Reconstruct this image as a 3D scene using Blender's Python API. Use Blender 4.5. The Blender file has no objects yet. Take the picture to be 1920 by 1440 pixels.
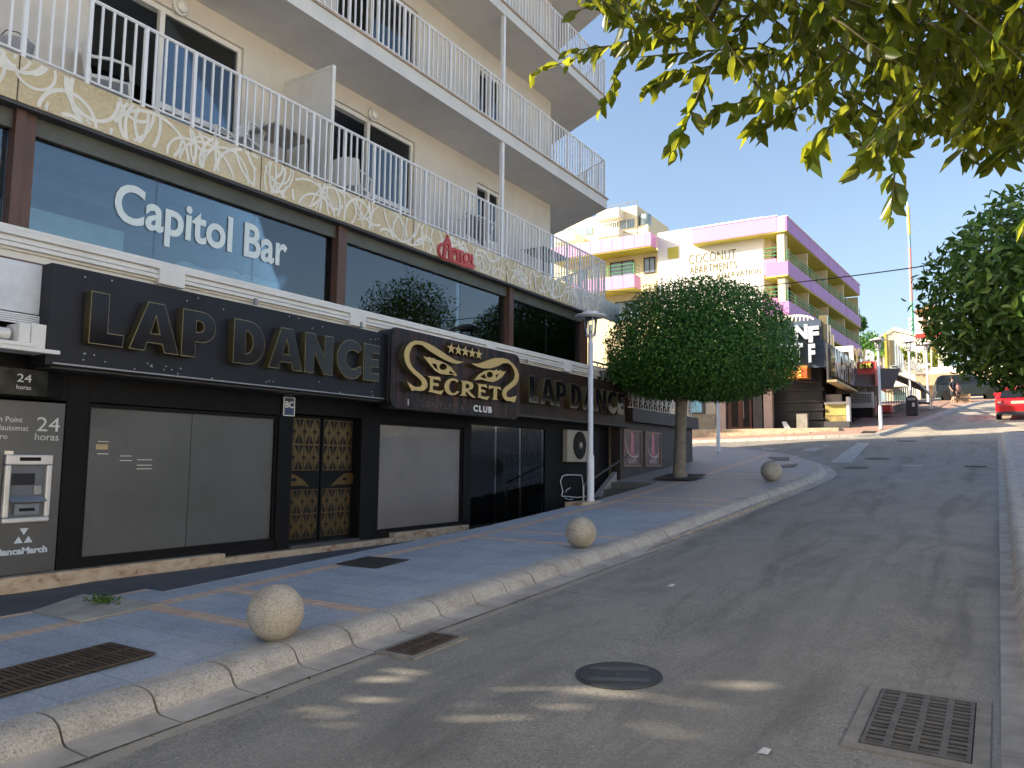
import bpy, math, random
import numpy as np
from mathutils import Vector, Matrix
random.seed(7); rng = np.random.default_rng(7)
R = math.radians
sc = bpy.context.scene
col = sc.collection
# ------------------------------------------------------------------ camera, sky, sun, exposure
F_PX = 1440.0; CAM = np.array([0.0, 0.0, 1.6])
YAW, PITCH, ROLL = R(32.4), R(5.68), R(0.6)
fw = np.array([-math.sin(YAW)*math.cos(PITCH), math.cos(YAW)*math.cos(PITCH), math.sin(PITCH)])
rt = np.array([math.cos(YAW), math.sin(YAW), 0.0]); up = np.cross(rt, fw)
rt, up = rt*math.cos(ROLL)+up*math.sin(ROLL), up*math.cos(ROLL)-rt*math.sin(ROLL)
cd = bpy.data.cameras.new('camera'); cam = bpy.data.objects.new('camera', cd); col.objects.link(cam)
cd.lens = 27.0; cd.sensor_width = 36.0; cd.clip_end = 3000; cd.clip_start = 0.05
cam.matrix_world = Matrix([[rt[0], up[0], -fw[0], CAM[0]], [rt[1], up[1], -fw[1], CAM[1]], [rt[2], up[2], -fw[2], CAM[2]], [0, 0, 0, 1]])
sc.camera = cam
SUN_EL = 24.0; SUN_AZ = 238.5            # degrees clockwise from +Y
world = bpy.data.worlds.new('World'); sc.world = world; world.use_nodes = True
wn = world.node_tree.nodes; wl = world.node_tree.links
sky = wn.new('ShaderNodeTexSky'); sky.sky_type = 'NISHITA'; sky.sun_disc = False
sky.sun_elevation = R(SUN_EL); sky.sun_rotation = R(SUN_AZ); sky.air_density = 1.0; sky.dust_density = 3.0; sky.ozone_density = 1.0
wn['Background'].inputs[1].default_value = 0.11
wl.new(sky.outputs[0], wn['Background'].inputs[0])
sd = bpy.data.lights.new('sun', 'SUN'); sd.energy = 5.0; sd.angle = R(0.8); sd.color = (1.0, 0.86, 0.64)
sun = bpy.data.objects.new('sun', sd); col.objects.link(sun)
sdir = Vector((math.sin(R(SUN_AZ))*math.cos(R(SUN_EL)), math.cos(R(SUN_AZ))*math.cos(R(SUN_EL)), math.sin(R(SUN_EL))))
sun.rotation_euler = sdir.to_track_quat('Z', 'Y').to_euler()
vs = sc.view_settings; vs.view_transform = 'Standard'; vs.look = 'None'; vs.gamma = 1.0; vs.exposure = 1.48
sc.cycles.max_bounces = 8; sc.cycles.transparent_max_bounces = 12; sc.cycles.caustics_reflective = False; sc.cycles.caustics_refractive = False
# ------------------------------------------------------------------ survey helpers: sight a point on a known real plane
def ray(x, y):
    d = rt*(x-960.0)-up*(y-720.0)+fw*F_PX
    return d/np.linalg.norm(d)
def PX(x, y, X): d = ray(x, y); return CAM+d*((X-CAM[0])/d[0])
def PY(x, y, Y): d = ray(x, y); return CAM+d*((Y-CAM[1])/d[1])
def PD(x, y, dist): return CAM+ray(x, y)*dist
YS = [-60, 0, 10, 14, 17, 22, 27, 35, 62, 100, 200]; ZS = [-2.0, 0, .47, .74, 1.0, 1.45, 1.95, 2.79, 6.1, 9.2, 14.0]
def sm(t): t = min(1.0, max(0.0, t)); return t*t*(3-2*t)
def g(X, Y): return float(np.interp(Y, YS, ZS))-0.03*max(0.0, -X-6)*sm((Y-20)/10)
def PG(x, y, h=0.0):
    d = ray(x, y); a = 0.5
    while a < 400:
        p = CAM+d*a
        if p[2] < g(p[0], p[1])+h: return p
        a += 0.02
    return CAM+d*400
# ------------------------------------------------------------------ materials
def new_mat(name):
    m = bpy.data.materials.new(name); m.use_nodes = True
    return m, m.node_tree.nodes, m.node_tree.links, m.node_tree.nodes['Principled BSDF']
def noise(n, l, scale, detail=4, rough=.55, vec=None, dist=0):
    t = n.new('ShaderNodeTexNoise'); t.inputs['Scale'].default_value = scale; t.inputs['Detail'].default_value = detail
    t.inputs['Roughness'].default_value = rough; t.inputs['Distortion'].default_value = dist
    if vec is None:
        c = n.new('ShaderNodeTexCoord'); vec = c.outputs['Object']
    l.new(vec, t.inputs['Vector']); return t.outputs['Fac']
def ramp(n, l, fac, stops):
    r = n.new('ShaderNodeValToRGB'); e = r.color_ramp.elements
    while len(e) < len(stops): e.new(.5)
    for i, (p, c) in enumerate(stops):
        e[i].position = p; e[i].color = (*c, 1) if len(c) == 3 else c
    l.new(fac, r.inputs['Fac']); return r.outputs['Color']
def math_n(n, l, op, a, b=None, clamp=False):
    t = n.new('ShaderNodeMath'); t.operation = op; t.use_clamp = clamp
    for i, v in enumerate((a, b)):
        if v is None: continue
        if isinstance(v, (int, float)): t.inputs[i].default_value = v
        else: l.new(v, t.inputs[i])
    return t.outputs[0]
def mixc(n, l, fac, a, b, blend='MIX'):
    t = n.new('ShaderNodeMix'); t.data_type = 'RGBA'; t.blend_type = blend
    for idx, v in ((0, fac), (6, a), (7, b)):
        if isinstance(v, (int, float)): t.inputs[idx].default_value = v
        elif isinstance(v, tuple): t.inputs[idx].default_value = (*v, 1)
        else: l.new(v, t.inputs[idx])
    return t.outputs[2]
def bump(n, l, bs, h, strength=.3, dist=.01):
    b = n.new('ShaderNodeBump'); b.inputs['Strength'].default_value = strength; b.inputs['Distance'].default_value = dist
    l.new(h, b.inputs['Height']); l.new(b.outputs[0], bs.inputs['Normal'])
def mapped(n, l, scale):
    c = n.new('ShaderNodeTexCoord'); m = n.new('ShaderNodeMapping'); m.inputs['Scale'].default_value = scale
    l.new(c.outputs['Object'], m.inputs['Vector']); return m.outputs['Vector']
MC = {}
def M(name, c, rough=.6, metal=0.0, var=.25, scale=2.5, bmp=0.0, bscale=60, spec=.5, streak=0.0):
    if name in MC: return MC[name]
    m, n, l, b = new_mat(name)
    f1 = noise(n, l, scale, 6, .6)
    dk = tuple(x*(1-var) for x in c); lt = tuple(min(1, x*(1+var*.5)) for x in c)
    cc = ramp(n, l, f1, [(.3, dk), (.7, lt)])
    if streak:
        f2 = noise(n, l, 3, 4, .6, mapped(n, l, (6, 6, .35)))
        cc = mixc(n, l, math_n(n, l, 'MULTIPLY', ramp(n, l, f2, [(.5, (0, 0, 0)), (.75, (1, 1, 1))]), streak), cc, tuple(x*.45 for x in c))
    l.new(cc, b.inputs['Base Color'])
    rr = n.new('ShaderNodeMapRange'); rr.inputs[3].default_value = max(.02, rough-.08); rr.inputs[4].default_value = min(1, rough+.12)
    l.new(noise(n, l, scale*3, 3), rr.inputs[0]); l.new(rr.outputs[0], b.inputs['Roughness'])
    b.inputs['Metallic'].default_value = metal; b.inputs['Specular IOR Level'].default_value = spec
    if bmp: bump(n, l, b, noise(n, l, bscale, 4), bmp, .006)
    MC[name] = m; return m
def emis(name, c, s):
    m, n, l, b = new_mat(name); b.inputs['Base Color'].default_value = (*c, 1); b.inputs['Emission Color'].default_value = (*c, 1); b.inputs['Emission Strength'].default_value = s
    return m
def sep_xyz(n, l):
    c = n.new('ShaderNodeTexCoord'); s = n.new('ShaderNodeSeparateXYZ'); l.new(c.outputs['Object'], s.inputs[0]); return s.outputs, c.outputs['Object']
def asphalt():
    m, n, l, b = new_mat('asphalt')
    big = noise(n, l, .35, 5, .6); mid = noise(n, l, 2.2, 5, .65); fine = noise(n, l, 90, 3, .7)
    v = n.new('ShaderNodeTexVoronoi'); v.inputs['Scale'].default_value = 95
    c = n.new('ShaderNodeTexCoord'); l.new(c.outputs['Object'], v.inputs['Vector'])
    base = ramp(n, l, big, [(.3, (.195, .187, .175)), (.7, (.305, .288, .262))])
    base = mixc(n, l, .55, base, ramp(n, l, mid, [(.3, (.16, .155, .145)), (.72, (.285, .268, .24))]))
    st = noise(n, l, 1.1, 6, .7, mapped(n, l, (2.2, .35, 1)), .6)
    base = mixc(n, l, ramp(n, l, st, [(.48, (0, 0, 0)), (.70, (.75, .75, .75))]), base, (.105, .10, .092))
    spk = ramp(n, l, v.outputs['Color'], [(.12, (.6, .6, .6)), (.5, (1, 1, 1)), (.85, (1.08, 1.06, 1.02)), (.93, (1.6, 1.55, 1.45))])
    base = mixc(n, l, .9, base, spk, 'MULTIPLY')
    crk = n.new('ShaderNodeTexVoronoi'); crk.feature = 'DISTANCE_TO_EDGE'; crk.inputs['Scale'].default_value = .45
    wv = n.new('ShaderNodeMix'); wv.data_type = 'VECTOR'; wv.inputs[0].default_value = .22
    nz = n.new('ShaderNodeTexNoise'); nz.inputs['Scale'].default_value = 1.6; nz.inputs['Detail'].default_value = 6
    l.new(c.outputs['Object'], nz.inputs['Vector']); l.new(c.outputs['Object'], wv.inputs[4]); l.new(nz.outputs['Color'], wv.inputs[5]); l.new(wv.outputs[1], crk.inputs['Vector'])
    ck = ramp(n, l, crk.outputs['Distance'], [(0, (.55, .55, .55)), (.004, (1, 1, 1))])
    base = mixc(n, l, math_n(n, l, 'MULTIPLY', ramp(n, l, big, [(.48, (0, 0, 0)), (.6, (1, 1, 1))]), .8), base, mixc(n, l, 1.0, base, ck, 'MULTIPLY'))
    (xx, yy, zz), _v = sep_xyz(n, l)
    lane = math_n(n, l, 'SINE', math_n(n, l, 'MULTIPLY', math_n(n, l, 'ADD', xx, math_n(n, l, 'MULTIPLY', mid, .5)), 3.9))
    base = mixc(n, l, math_n(n, l, 'MULTIPLY', math_n(n, l, 'ADD', lane, 1.0), .16), base, (.25, .235, .215))
    dust = math_n(n, l, 'MULTIPLY', math_n(n, l, 'LESS_THAN', math_n(n, l, 'ABSOLUTE', math_n(n, l, 'ADD', xx, math_n(n, l, 'ADD', 3.72, math_n(n, l, 'MULTIPLY', mid, .18)))), .055), math_n(n, l, 'LESS_THAN', yy, 15.0))
    base = mixc(n, l, math_n(n, l, 'MULTIPLY', dust, math_n(n, l, 'MULTIPLY', mid, .9)), base, (.40, .345, .27))
    oil = ramp(n, l, noise(n, l, .9, 4, .55, mapped(n, l, (1.0, .6, 1))), [(.60, (0, 0, 0)), (.74, (.55, .55, .55))])
    base = mixc(n, l, oil, base, (.10, .095, .09))
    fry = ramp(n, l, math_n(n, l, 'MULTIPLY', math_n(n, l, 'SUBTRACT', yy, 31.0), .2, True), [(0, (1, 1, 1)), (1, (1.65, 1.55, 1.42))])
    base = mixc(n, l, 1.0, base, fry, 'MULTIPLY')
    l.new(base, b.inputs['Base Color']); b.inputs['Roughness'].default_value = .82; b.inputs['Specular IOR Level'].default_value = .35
    bump(n, l, b, mixc(n, l, .5, v.outputs['Distance'], fine), .35, .006)
    return m
def paving():
    m, n, l, b = new_mat('blue_paving')
    (x, y, z), vec = sep_xyz(n, l)
    br = n.new('ShaderNodeTexBrick'); br.inputs['Scale'].default_value = 1.0; br.inputs['Brick Width'].default_value = .6; br.inputs['Row Height'].default_value = .4
    br.inputs['Mortar Size'].default_value = .006; br.inputs['Mortar Smooth'].default_value = .3
    br.inputs['Color1'].default_value = (.295, .335, .405, 1); br.inputs['Color2'].default_value = (.365, .40, .455, 1); br.inputs['Mortar'].default_value = (.15, .165, .19, 1)
    l.new(vec, br.inputs['Vector'])
    base = mixc(n, l, .5, br.outputs['Color'], ramp(n, l, noise(n, l, 1.4, 6, .65), [(.25, (.20, .235, .295)), (.5, (.335, .375, .435)), (.75, (.46, .49, .53))]))
    base = mixc(n, l, .5, base, ramp(n, l, noise(n, l, 45, 4, .7), [(.3, (.45, .45, .45)), (.7, (1.4, 1.4, 1.4))]), 'MULTIPLY')
    stv = noise(n, l, 1.0, 6, .7, mapped(n, l, (.8, 3.5, 1)), .4)
    base = mixc(n, l, .5, base, ramp(n, l, stv, [(.3, (.7, .7, .72)), (.55, (1, 1, 1)), (.75, (1.2, 1.18, 1.12))]), 'MULTIPLY')
    # brick bands: pairs across the pavement, two along it
    ym = math_n(n, l, 'SUBTRACT', math_n(n, l, 'MODULO', math_n(n, l, 'ADD', y, 52.0-3.88+2.4), 4.78), 2.4)
    d = math_n(n, l, 'ABSOLUTE', math_n(n, l, 'SUBTRACT', math_n(n, l, 'ABSOLUTE', ym), .40))
    mk = math_n(n, l, 'LESS_THAN', d, .085)
    mk = math_n(n, l, 'MULTIPLY', mk, math_n(n, l, 'GREATER_THAN', x, -6.35))
    l1 = math_n(n, l, 'LESS_THAN', math_n(n, l, 'ABSOLUTE', math_n(n, l, 'ADD', x, 6.27)), .09)
    l2 = math_n(n, l, 'MULTIPLY', math_n(n, l, 'LESS_THAN', math_n(n, l, 'ABSOLUTE', math_n(n, l, 'ADD', x, 6.97)), .06), math_n(n, l, 'LESS_THAN', y, 7.0))
    mk = math_n(n, l, 'MAXIMUM', mk, math_n(n, l, 'MAXIMUM', l1, l2))
    b2 = n.new('ShaderNodeTexBrick'); b2.inputs['Scale'].default_value = 1.0; b2.inputs['Brick Width'].default_value = .2; b2.inputs['Row Height'].default_value = .1; b2.inputs['Mortar Size'].default_value = .005
    b2.inputs['Color1'].default_value = (.58, .37, .25, 1); b2.inputs['Color2'].default_value = (.66, .46, .32, 1); b2.inputs['Mortar'].default_value = (.34, .27, .21, 1)
    l.new(vec, b2.inputs['Vector'])
    # the corner apron is laid in mixed brown and blue setts
    far = math_n(n, l, 'MULTIPLY', math_n(n, l, 'GREATER_THAN', math_n(n, l, 'ADD', y, math_n(n, l, 'MULTIPLY', noise(n, l, 1.5), 2.0)), 13.6), .75)
    b3 = n.new('ShaderNodeTexBrick'); b3.inputs['Scale'].default_value = 1.0; b3.inputs['Brick Width'].default_value = .4; b3.inputs['Row Height'].default_value = .2; b3.inputs['Mortar Size'].default_value = .008
    b3.inputs['Color1'].default_value = (.44, .31, .235, 1); b3.inputs['Color2'].default_value = (.31, .31, .33, 1); b3.inputs['Mortar'].default_value = (.2, .19, .19, 1); b3.inputs['Bias'].default_value = .1
    l.new(vec, b3.inputs['Vector'])
    base = mixc(n, l, far, base, b3.outputs['Color'])
    base = mixc(n, l, math_n(n, l, 'MULTIPLY', mk, .85), base, mixc(n, l, .5, b2.outputs['Color'], ramp(n, l, noise(n, l, 6), [(.3, (.7, .7, .7)), (.7, (1.1, 1.1, 1.1))]), 'MULTIPLY'))
    dirt = ramp(n, l, noise(n, l, 7, 6, .75), [(.58, (0, 0, 0)), (.7, (.6, .6, .6))])
    base = mixc(n, l, dirt, base, (.17, .165, .16))
    l.new(base, b.inputs['Base Color']); b.inputs['Roughness'].default_value = .62
    bump(n, l, b, mixc(n, l, .3, br.outputs['Fac'], noise(n, l, 60, 3)), .25, .004)
    return m
def red_paving():
    m, n, l, b = new_mat('red_paving')
    (x, y, z), vec = sep_xyz(n, l)
    br = n.new('ShaderNodeTexBrick'); br.inputs['Scale'].default_value = 1.0; br.inputs['Brick Width'].default_value = .4; br.inputs['Row Height'].default_value = .2; br.inputs['Mortar Size'].default_value = .006
    br.inputs['Color1'].default_value = (.34, .21, .17, 1); br.inputs['Color2'].default_value = (.42, .28, .22, 1); br.inputs['Mortar'].default_value = (.2, .15, .13, 1)
    l.new(vec, br.inputs['Vector'])
    base = mixc(n, l, .6, br.outputs['Color'], ramp(n, l, noise(n, l, 1.2, 5), [(.3, (.7, .7, .7)), (.7, (1.15, 1.1, 1.05))]), 'MULTIPLY')
    l.new(base, b.inputs['Base Color']); b.inputs['Roughness'].default_value = .75
    return m
def granite(name, c, speck=(.35, .33, .3)):
    m, n, l, b = new_mat(name)
    f = noise(n, l, 75, 5, .85); h = noise(n, l, 4, 7, .7)
    base = ramp(n, l, f, [(.36, tuple(x*.30 for x in c)), (.47, c), (.62, tuple(min(1, x*1.25) for x in c))])
    base = mixc(n, l, .6, base, ramp(n, l, h, [(.32, (.45, .43, .40)), (.48, (.85, .83, .8)), (.65, (1.08, 1.08, 1.08))]), 'MULTIPLY')
    l.new(base, b.inputs['Base Color']); b.inputs['Roughness'].default_value = .8
    bump(n, l, b, f, .7, .006); return m
def travertine():
    m, n, l, b = new_mat('travertine')
    h = noise(n, l, 6, 8, .7, mapped(n, l, (1, 1, 2)), .5)
    base = ramp(n, l, h, [(.35, (.20, .10, .06)), (.43, (.36, .27, .19)), (.6, (.46, .38, .29))])
    l.new(base, b.inputs['Base Color']); b.inputs['Roughness'].default_value = .45; return m
def mosaic():
    m, n, l, b = new_mat('gold_mosaic')
    v = n.new('ShaderNodeTexVoronoi'); v.inputs['Scale'].default_value = 55
    c = n.new('ShaderNodeTexCoord'); l.new(c.outputs['Object'], v.inputs['Vector'])
    base = ramp(n, l, noise(n, l, 2.2, 5, .6), [(.3, (.50, .38, .21)), (.5, (.58, .47, .28)), (.7, (.60, .53, .39))])
    base = mixc(n, l, .32, base, ramp(n, l, v.outputs['Color'], [(.2, (.65, .62, .55)), (.8, (1.15, 1.15, 1.15))]), 'MULTIPLY')
    l.new(base, b.inputs['Base Color']); b.inputs['Roughness'].default_value = .35; return m
def glass(name, tint, base_refl, rough=.01):
    m, n, l, b = new_mat(name); n.remove(b); out = n['Material Output']
    t = n.new('ShaderNodeBsdfTransparent'); t.inputs[0].default_value = (*tint, 1)
    gl = n.new('ShaderNodeBsdfGlossy'); gl.inputs['Roughness'].default_value = rough; gl.inputs[0].default_value = (.86, .90, .93, 1)
    lw = n.new('ShaderNodeFresnel'); lw.inputs[0].default_value = 1.5
    f = math_n(n, l, 'ADD', lw.outputs[0], base_refl, True)
    mx = n.new('ShaderNodeMixShader'); l.new(f, mx.inputs[0]); l.new(t.outputs[0], mx.inputs[1]); l.new(gl.outputs[0], mx.inputs[2]); l.new(mx.outputs[0], out.inputs[0])
    bp = n.new('ShaderNodeBump'); bp.inputs['Strength'].default_value = .03; bp.inputs['Distance'].default_value = .05; l.new(noise(n, l, 1.2, 1), bp.inputs['Height']); l.new(bp.outputs[0], gl.inputs['Normal'])
    return m
def leafmat(name, stops, transl=.45, tcol=(.45, .5, .04), rough=.35):
    m, n, l, b = new_mat(name); out = n['Material Output']
    ge = n.new('ShaderNodeNewGeometry')
    c = ramp(n, l, ge.outputs['Random Per Island'], stops)
    l.new(c, b.inputs['Base Color']); b.inputs['Roughness'].default_value = rough; b.inputs['Specular IOR Level'].default_value = .35
    t = n.new('ShaderNodeBsdfTranslucent'); t.inputs[0].default_value = (*tcol, 1)
    mx = n.new('ShaderNodeMixShader'); mx.inputs[0].default_value = transl
    l.new(b.outputs[0], mx.inputs[1]); l.new(t.outputs[0], mx.inputs[2]); l.new(mx.outputs[0], out.inputs[0]); return m
def rusty(name, c, rust, amt, lo=.45):
    m, n, l, b = new_mat(name)
    f = noise(n, l, 2.4, 6, .65, mapped(n, l, (1, 3.2, .3)), .3)
    h = noise(n, l, .8, 3)
    k = math_n(n, l, 'MULTIPLY', ramp(n, l, f, [(lo, (0, 0, 0)), (lo+.22, (1, 1, 1))]), amt)
    k = math_n(n, l, 'MULTIPLY', k, math_n(n, l, 'ADD', h, .35), True)
    l.new(mixc(n, l, k, c, rust), b.inputs['Base Color'])
    b.inputs['Roughness'].default_value = .5; b.inputs['Specular IOR Level'].default_value = .25; return m
def screen_mat(name, c, rough):
    m, n, l, b = new_mat(name)
    f = noise(n, l, 1.1, 5, .6); g1 = noise(n, l, 3, 5, .65, mapped(n, l, (4, 4, .5)))
    base = ramp(n, l, f, [(.3, tuple(q*.8 for q in c)), (.7, tuple(q*1.12 for q in c))])
    base = mixc(n, l, ramp(n, l, g1, [(.52, (0, 0, 0)), (.72, (.22, .22, .22))]), base, tuple(q*.55 for q in c))
    w = n.new('ShaderNodeTexWave'); w.bands_direction = 'Z'; w.inputs['Scale'].default_value = 22; w.inputs['Distortion'].default_value = .6
    cc = n.new('ShaderNodeTexCoord'); l.new(cc.outputs['Object'], w.inputs['Vector'])
    base = mixc(n, l, .16, base, ramp(n, l, w.outputs['Fac'], [(0, (.3, .3, .3)), (1, (1.4, 1.4, 1.4))]), 'MULTIPLY')
    l.new(base, b.inputs['Base Color']); b.inputs['Roughness'].default_value = rough; b.inputs['Coat Weight'].default_value = .5; b.inputs['Coat Roughness'].default_value = .04
    bp = n.new('ShaderNodeBump'); bp.inputs['Strength'].default_value = .25; bp.inputs['Distance'].default_value = .03
    l.new(noise(n, l, 2.0, 2, .5, mapped(n, l, (1, .6, 2.2))), bp.inputs['Height']); l.new(bp.outputs[0], b.inputs['Coat Normal'])
    return m
# ------------------------------------------------------------------ mesh builder
class MB:
    def __init__(s): s.v = []; s.f = []; s.mi = []
    def add(s, vs, fs, mi=0):
        o = len(s.v); s.v += [tuple(map(float, p)) for p in vs]; s.f += [tuple(i+o for i in f) for f in fs]; s.mi += [mi]*len(fs); return s
    def box(s, x0, x1, y0, y1, z0, z1, mi=0):
        x0, x1 = sorted((x0, x1)); y0, y1 = sorted((y0, y1)); z0, z1 = sorted((z0, z1))
        return s.add([(x0, y0, z0), (x1, y0, z0), (x1, y1, z0), (x0, y1, z0), (x0, y0, z1), (x1, y0, z1), (x1, y1, z1), (x0, y1, z1)],
                     [(0, 3, 2, 1), (4, 5, 6, 7), (0, 1, 5, 4), (1, 2, 6, 5), (2, 3, 7, 6), (3, 0, 4, 7)], mi)
    def obox(s, o, u, v, w, mi=0):      # box from a corner and three edge vectors
        o, u, v, w = map(Vector, (o, u, v, w)); p = [o, o+u, o+u+v, o+v]; p += [q+w for q in p]
        return s.add(p, [(0, 3, 2, 1), (4, 5, 6, 7), (0, 1, 5, 4), (1, 2, 6, 5), (2, 3, 7, 6), (3, 0, 4, 7)], mi)
    def prism(s, pts, ext, mi=0):       # polygon pts (3d) swept by ext
        n = len(pts); e = Vector(ext); a = [Vector(p) for p in pts]
        return s.add(a+[p+e for p in a], [tuple(range(n))[::-1], tuple(range(n, 2*n))]+[(i, (i+1) % n, n+(i+1) % n, n+i) for i in range(n)], mi)
    def tube(s, pts, r, n=8, mi=0, cap=True):
        pts = [Vector(p) for p in pts]; rs = r if isinstance(r, (list, tuple)) else [r]*len(pts); vs = []; fs = []
        t0 = (pts[1]-pts[0]).normalized(); a = t0.orthogonal().normalized()
        for i, p in enumerate(pts):
            t = (pts[min(i+1, len(pts)-1)]-pts[max(i-1, 0)]).normalized()
            a = (a-t*a.dot(t)); a = a.normalized() if a.length > 1e-6 else t.orthogonal().normalized(); b = t.cross(a)
            for k in range(n):
                q = 2*math.pi*k/n; vs.append(p+(a*math.cos(q)+b*math.sin(q))*rs[i])
        for i in range(len(pts)-1):
            for k in range(n):
                k2 = (k+1) % n; fs.append((i*n+k, i*n+k2, (i+1)*n+k2, (i+1)*n+k))
        if cap: fs += [tuple(range(n))[::-1], tuple((len(pts)-1)*n+k for k in range(n))]
        return s.add(vs, fs, mi)
    def lathe(s, prof, c=(0, 0, 0), n=24, mi=0):
        vs = []; fs = []
        for r_, z in prof:
            for k in range(n): q = 2*math.pi*k/n; vs.append((c[0]+r_*math.cos(q), c[1]+r_*math.sin(q), c[2]+z))
        for i in range(len(prof)-1):
            for k in range(n): k2 = (k+1) % n; fs.append((i*n+k, i*n+k2, (i+1)*n+k2, (i+1)*n+k))
        fs += [tuple(range(n))[::-1], tuple((len(prof)-1)*n+k for k in range(n))]
        return s.add(vs, fs, mi)
    def xf(s, mat):
        s.v = [tuple(mat @ Vector(p)) for p in s.v]; return s
    def build(s, name, mats, parent=None, smooth=False, bevel=0.0):
        me = bpy.data.meshes.new(name); me.from_pydata(s.v, [], s.f)
        mats = mats if isinstance(mats, (list, tuple)) else [mats]
        for m in mats: me.materials.append(m)
        if len(mats) > 1: me.polygons.foreach_set('material_index', s.mi)
        if smooth: me.polygons.foreach_set('use_smooth', [True]*len(me.polygons))
        me.update(); o = bpy.data.objects.new(name, me); col.objects.link(o); attach(o, parent)
        if bevel:
            b = o.modifiers.new('bevel', 'BEVEL'); b.width = bevel; b.segments = 2; b.limit_method = 'ANGLE'
        if smooth == 'auto':
            pass
        return o
def attach(o, parent):
    if parent is not None:
        o.parent = parent; o.matrix_parent_inverse = Matrix.Translation(-Vector(parent.get('base', (0, 0, 0))))
def thing(name, label, cat, loc=(0, 0, 0), group=None):
    o = bpy.data.objects.new(name, None); col.objects.link(o); o.location = tuple(map(float, loc)); o['label'] = label; o['category'] = cat
    o['base'] = [float(q) for q in loc]; o.empty_display_size = .3
    if group: o['group'] = group
    return o
def tag(o, label, cat, group=None):
    o['label'] = label; o['category'] = cat
    if group: o['group'] = group
    return o
def struct(o, kind='structure'): o['kind'] = kind; return o
def copy_tree(o, loc, label=None):
    c = o.copy(); col.objects.link(c); c.location = tuple(map(float, loc))
    if label: c['label'] = label
    for ch in list(o.children):
        d = ch.copy(); col.objects.link(d); d.parent = c
        for g2 in list(ch.children):
            e = g2.copy(); col.objects.link(e); e.parent = d
    return c
def wall_m(X, Y, Z): return Matrix(((0, 0, 1, X), (1, 0, 0, Y), (0, 1, 0, Z), (0, 0, 0, 1)))        # local x,y on a wall facing the street (+X)
def front_m(X, Y, Z): return Matrix(((1, 0, 0, X), (0, 0, -1, Y), (0, 1, 0, Z), (0, 0, 0, 1)))      # on a wall facing down the street (-Y)
def flat_m(X, Y, Z, a=0): return Matrix.Translation((X, Y, Z)) @ Matrix.Rotation(a, 4, 'Z')
def mesh_from_curve(cu):
    ob = bpy.data.objects.new('tmp', cu); col.objects.link(ob); dg = bpy.context.evaluated_depsgraph_get()
    me = bpy.data.meshes.new_from_object(ob.evaluated_get(dg)); bpy.data.objects.remove(ob); bpy.data.curves.remove(cu)
    return me
def fin(me, name, mat, mats, parent):
    me.name = name; me.transform(mat); me.materials.clear()
    mats = mats if isinstance(mats, (list, tuple)) else [mats]
    for m in mats: me.materials.append(m)
    o = bpy.data.objects.new(name, me); col.objects.link(o); attach(o, parent)
    if len(mats) > 1:
        out = (mat.to_3x3() @ Vector((0, 0, 1))).normalized()
        me.polygons.foreach_set('material_index', [0 if p.normal.dot(out) > .6 else 1 for p in me.polygons])
    return o
def text(s, name, size, mat, mats, parent=None, ext=.004, off=0.0, width=None, align='LEFT', space=1.0):
    cu = bpy.data.curves.new('t', 'FONT'); cu.body = s; cu.size = size; cu.extrude = ext; cu.offset = off; cu.align_x = align; cu.space_character = space; cu.resolution_u = 4
    me = mesh_from_curve(cu)
    if width and len(me.vertices):
        xs = [v.co.x for v in me.vertices]; w = max(xs)-min(xs); x0 = min(xs)
        for v in me.vertices: v.co.x = (v.co.x-(x0 if align == 'LEFT' else (x0+w/2)))*width/w
    return fin(me, name, mat, mats, parent)
def shape(splines, name, mat, mats, parent=None, ext=.03, off=0.0, bev=0.0):
    cu = bpy.data.curves.new('c', 'CURVE'); cu.dimensions = '2D'; cu.fill_mode = 'BOTH'; cu.extrude = ext; cu.offset = off
    for pts in splines:
        sp = cu.splines.new('POLY'); sp.points.add(len(pts)-1); sp.use_cyclic_u = True
        for p, q in zip(sp.points, pts): p.co = (q[0], q[1], 0, 1)
    return fin(mesh_from_curve(cu), name, mat, mats, parent)
def arc(cx, cy, rx, ry, a0, a1, n=14): return [(cx+rx*math.cos(R(a0+(a1-a0)*i/n)), cy+ry*math.sin(R(a0+(a1-a0)*i/n))) for i in range(n+1)]
def sheet(name, Ys, L, Rr, zf, mat, nx=6, parent=None):
    vs = []; fs = []
    for y in Ys:
        a, b = L(y), Rr(y)
        for i in range(nx+1): x = a+(b-a)*i/nx; vs.append((x, y, zf(x, y)))
    for j in range(len(Ys)-1):
        for i in range(nx): k = j*(nx+1)+i; fs.append((k, k+1, k+nx+2, k+nx+1))
    return MB().add(vs, fs).build(name, mat, parent, True)
# ------------------------------------------------------------------ palette
m_asph = asphalt(); m_pav = paving(); m_rpav = red_paving()
m_conc = granite('kerb_stone', (.41, .385, .35)); m_gutter = M('gutter_concrete', (.35, .325, .295), .8, var=.35, scale=3, bmp=.2)
m_gran = granite('granite', (.40, .37, .325)); m_trav = travertine(); m_mos = mosaic()
m_white = M('white_paint', (.72, .71, .69), .5, var=.08, streak=.12); m_wall = M('hotel_plaster', (.62, .575, .525), .8, var=.08, bmp=.1, bscale=90, streak=.06)
m_slab = M('slab_plaster', (.62, .62, .62), .8, var=.08, bmp=.08, streak=.1); m_soff = M('soffit_paint', (.50, .48, .46), .85, var=.05)
m_rail = M('railing_paint', (.74, .75, .78), .4, var=.06); m_brown = M('brown_metal', (.10, .045, .03), .45, var=.2)
m_black = M('black_paint', (.012, .012, .014), .4, var=.3, scale=2); m_sign = M('sign_black', (.014, .015, .022), .45, var=.35, scale=1.2, streak=.5, spec=.25)
m_rust = rusty('sign_rust', (.013, .012, .016), (.10, .047, .033), .85, .44); m_rust2 = rusty('sign_dark_rust', (.016, .013, .013), (.06, .03, .02), .7, .4)
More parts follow.
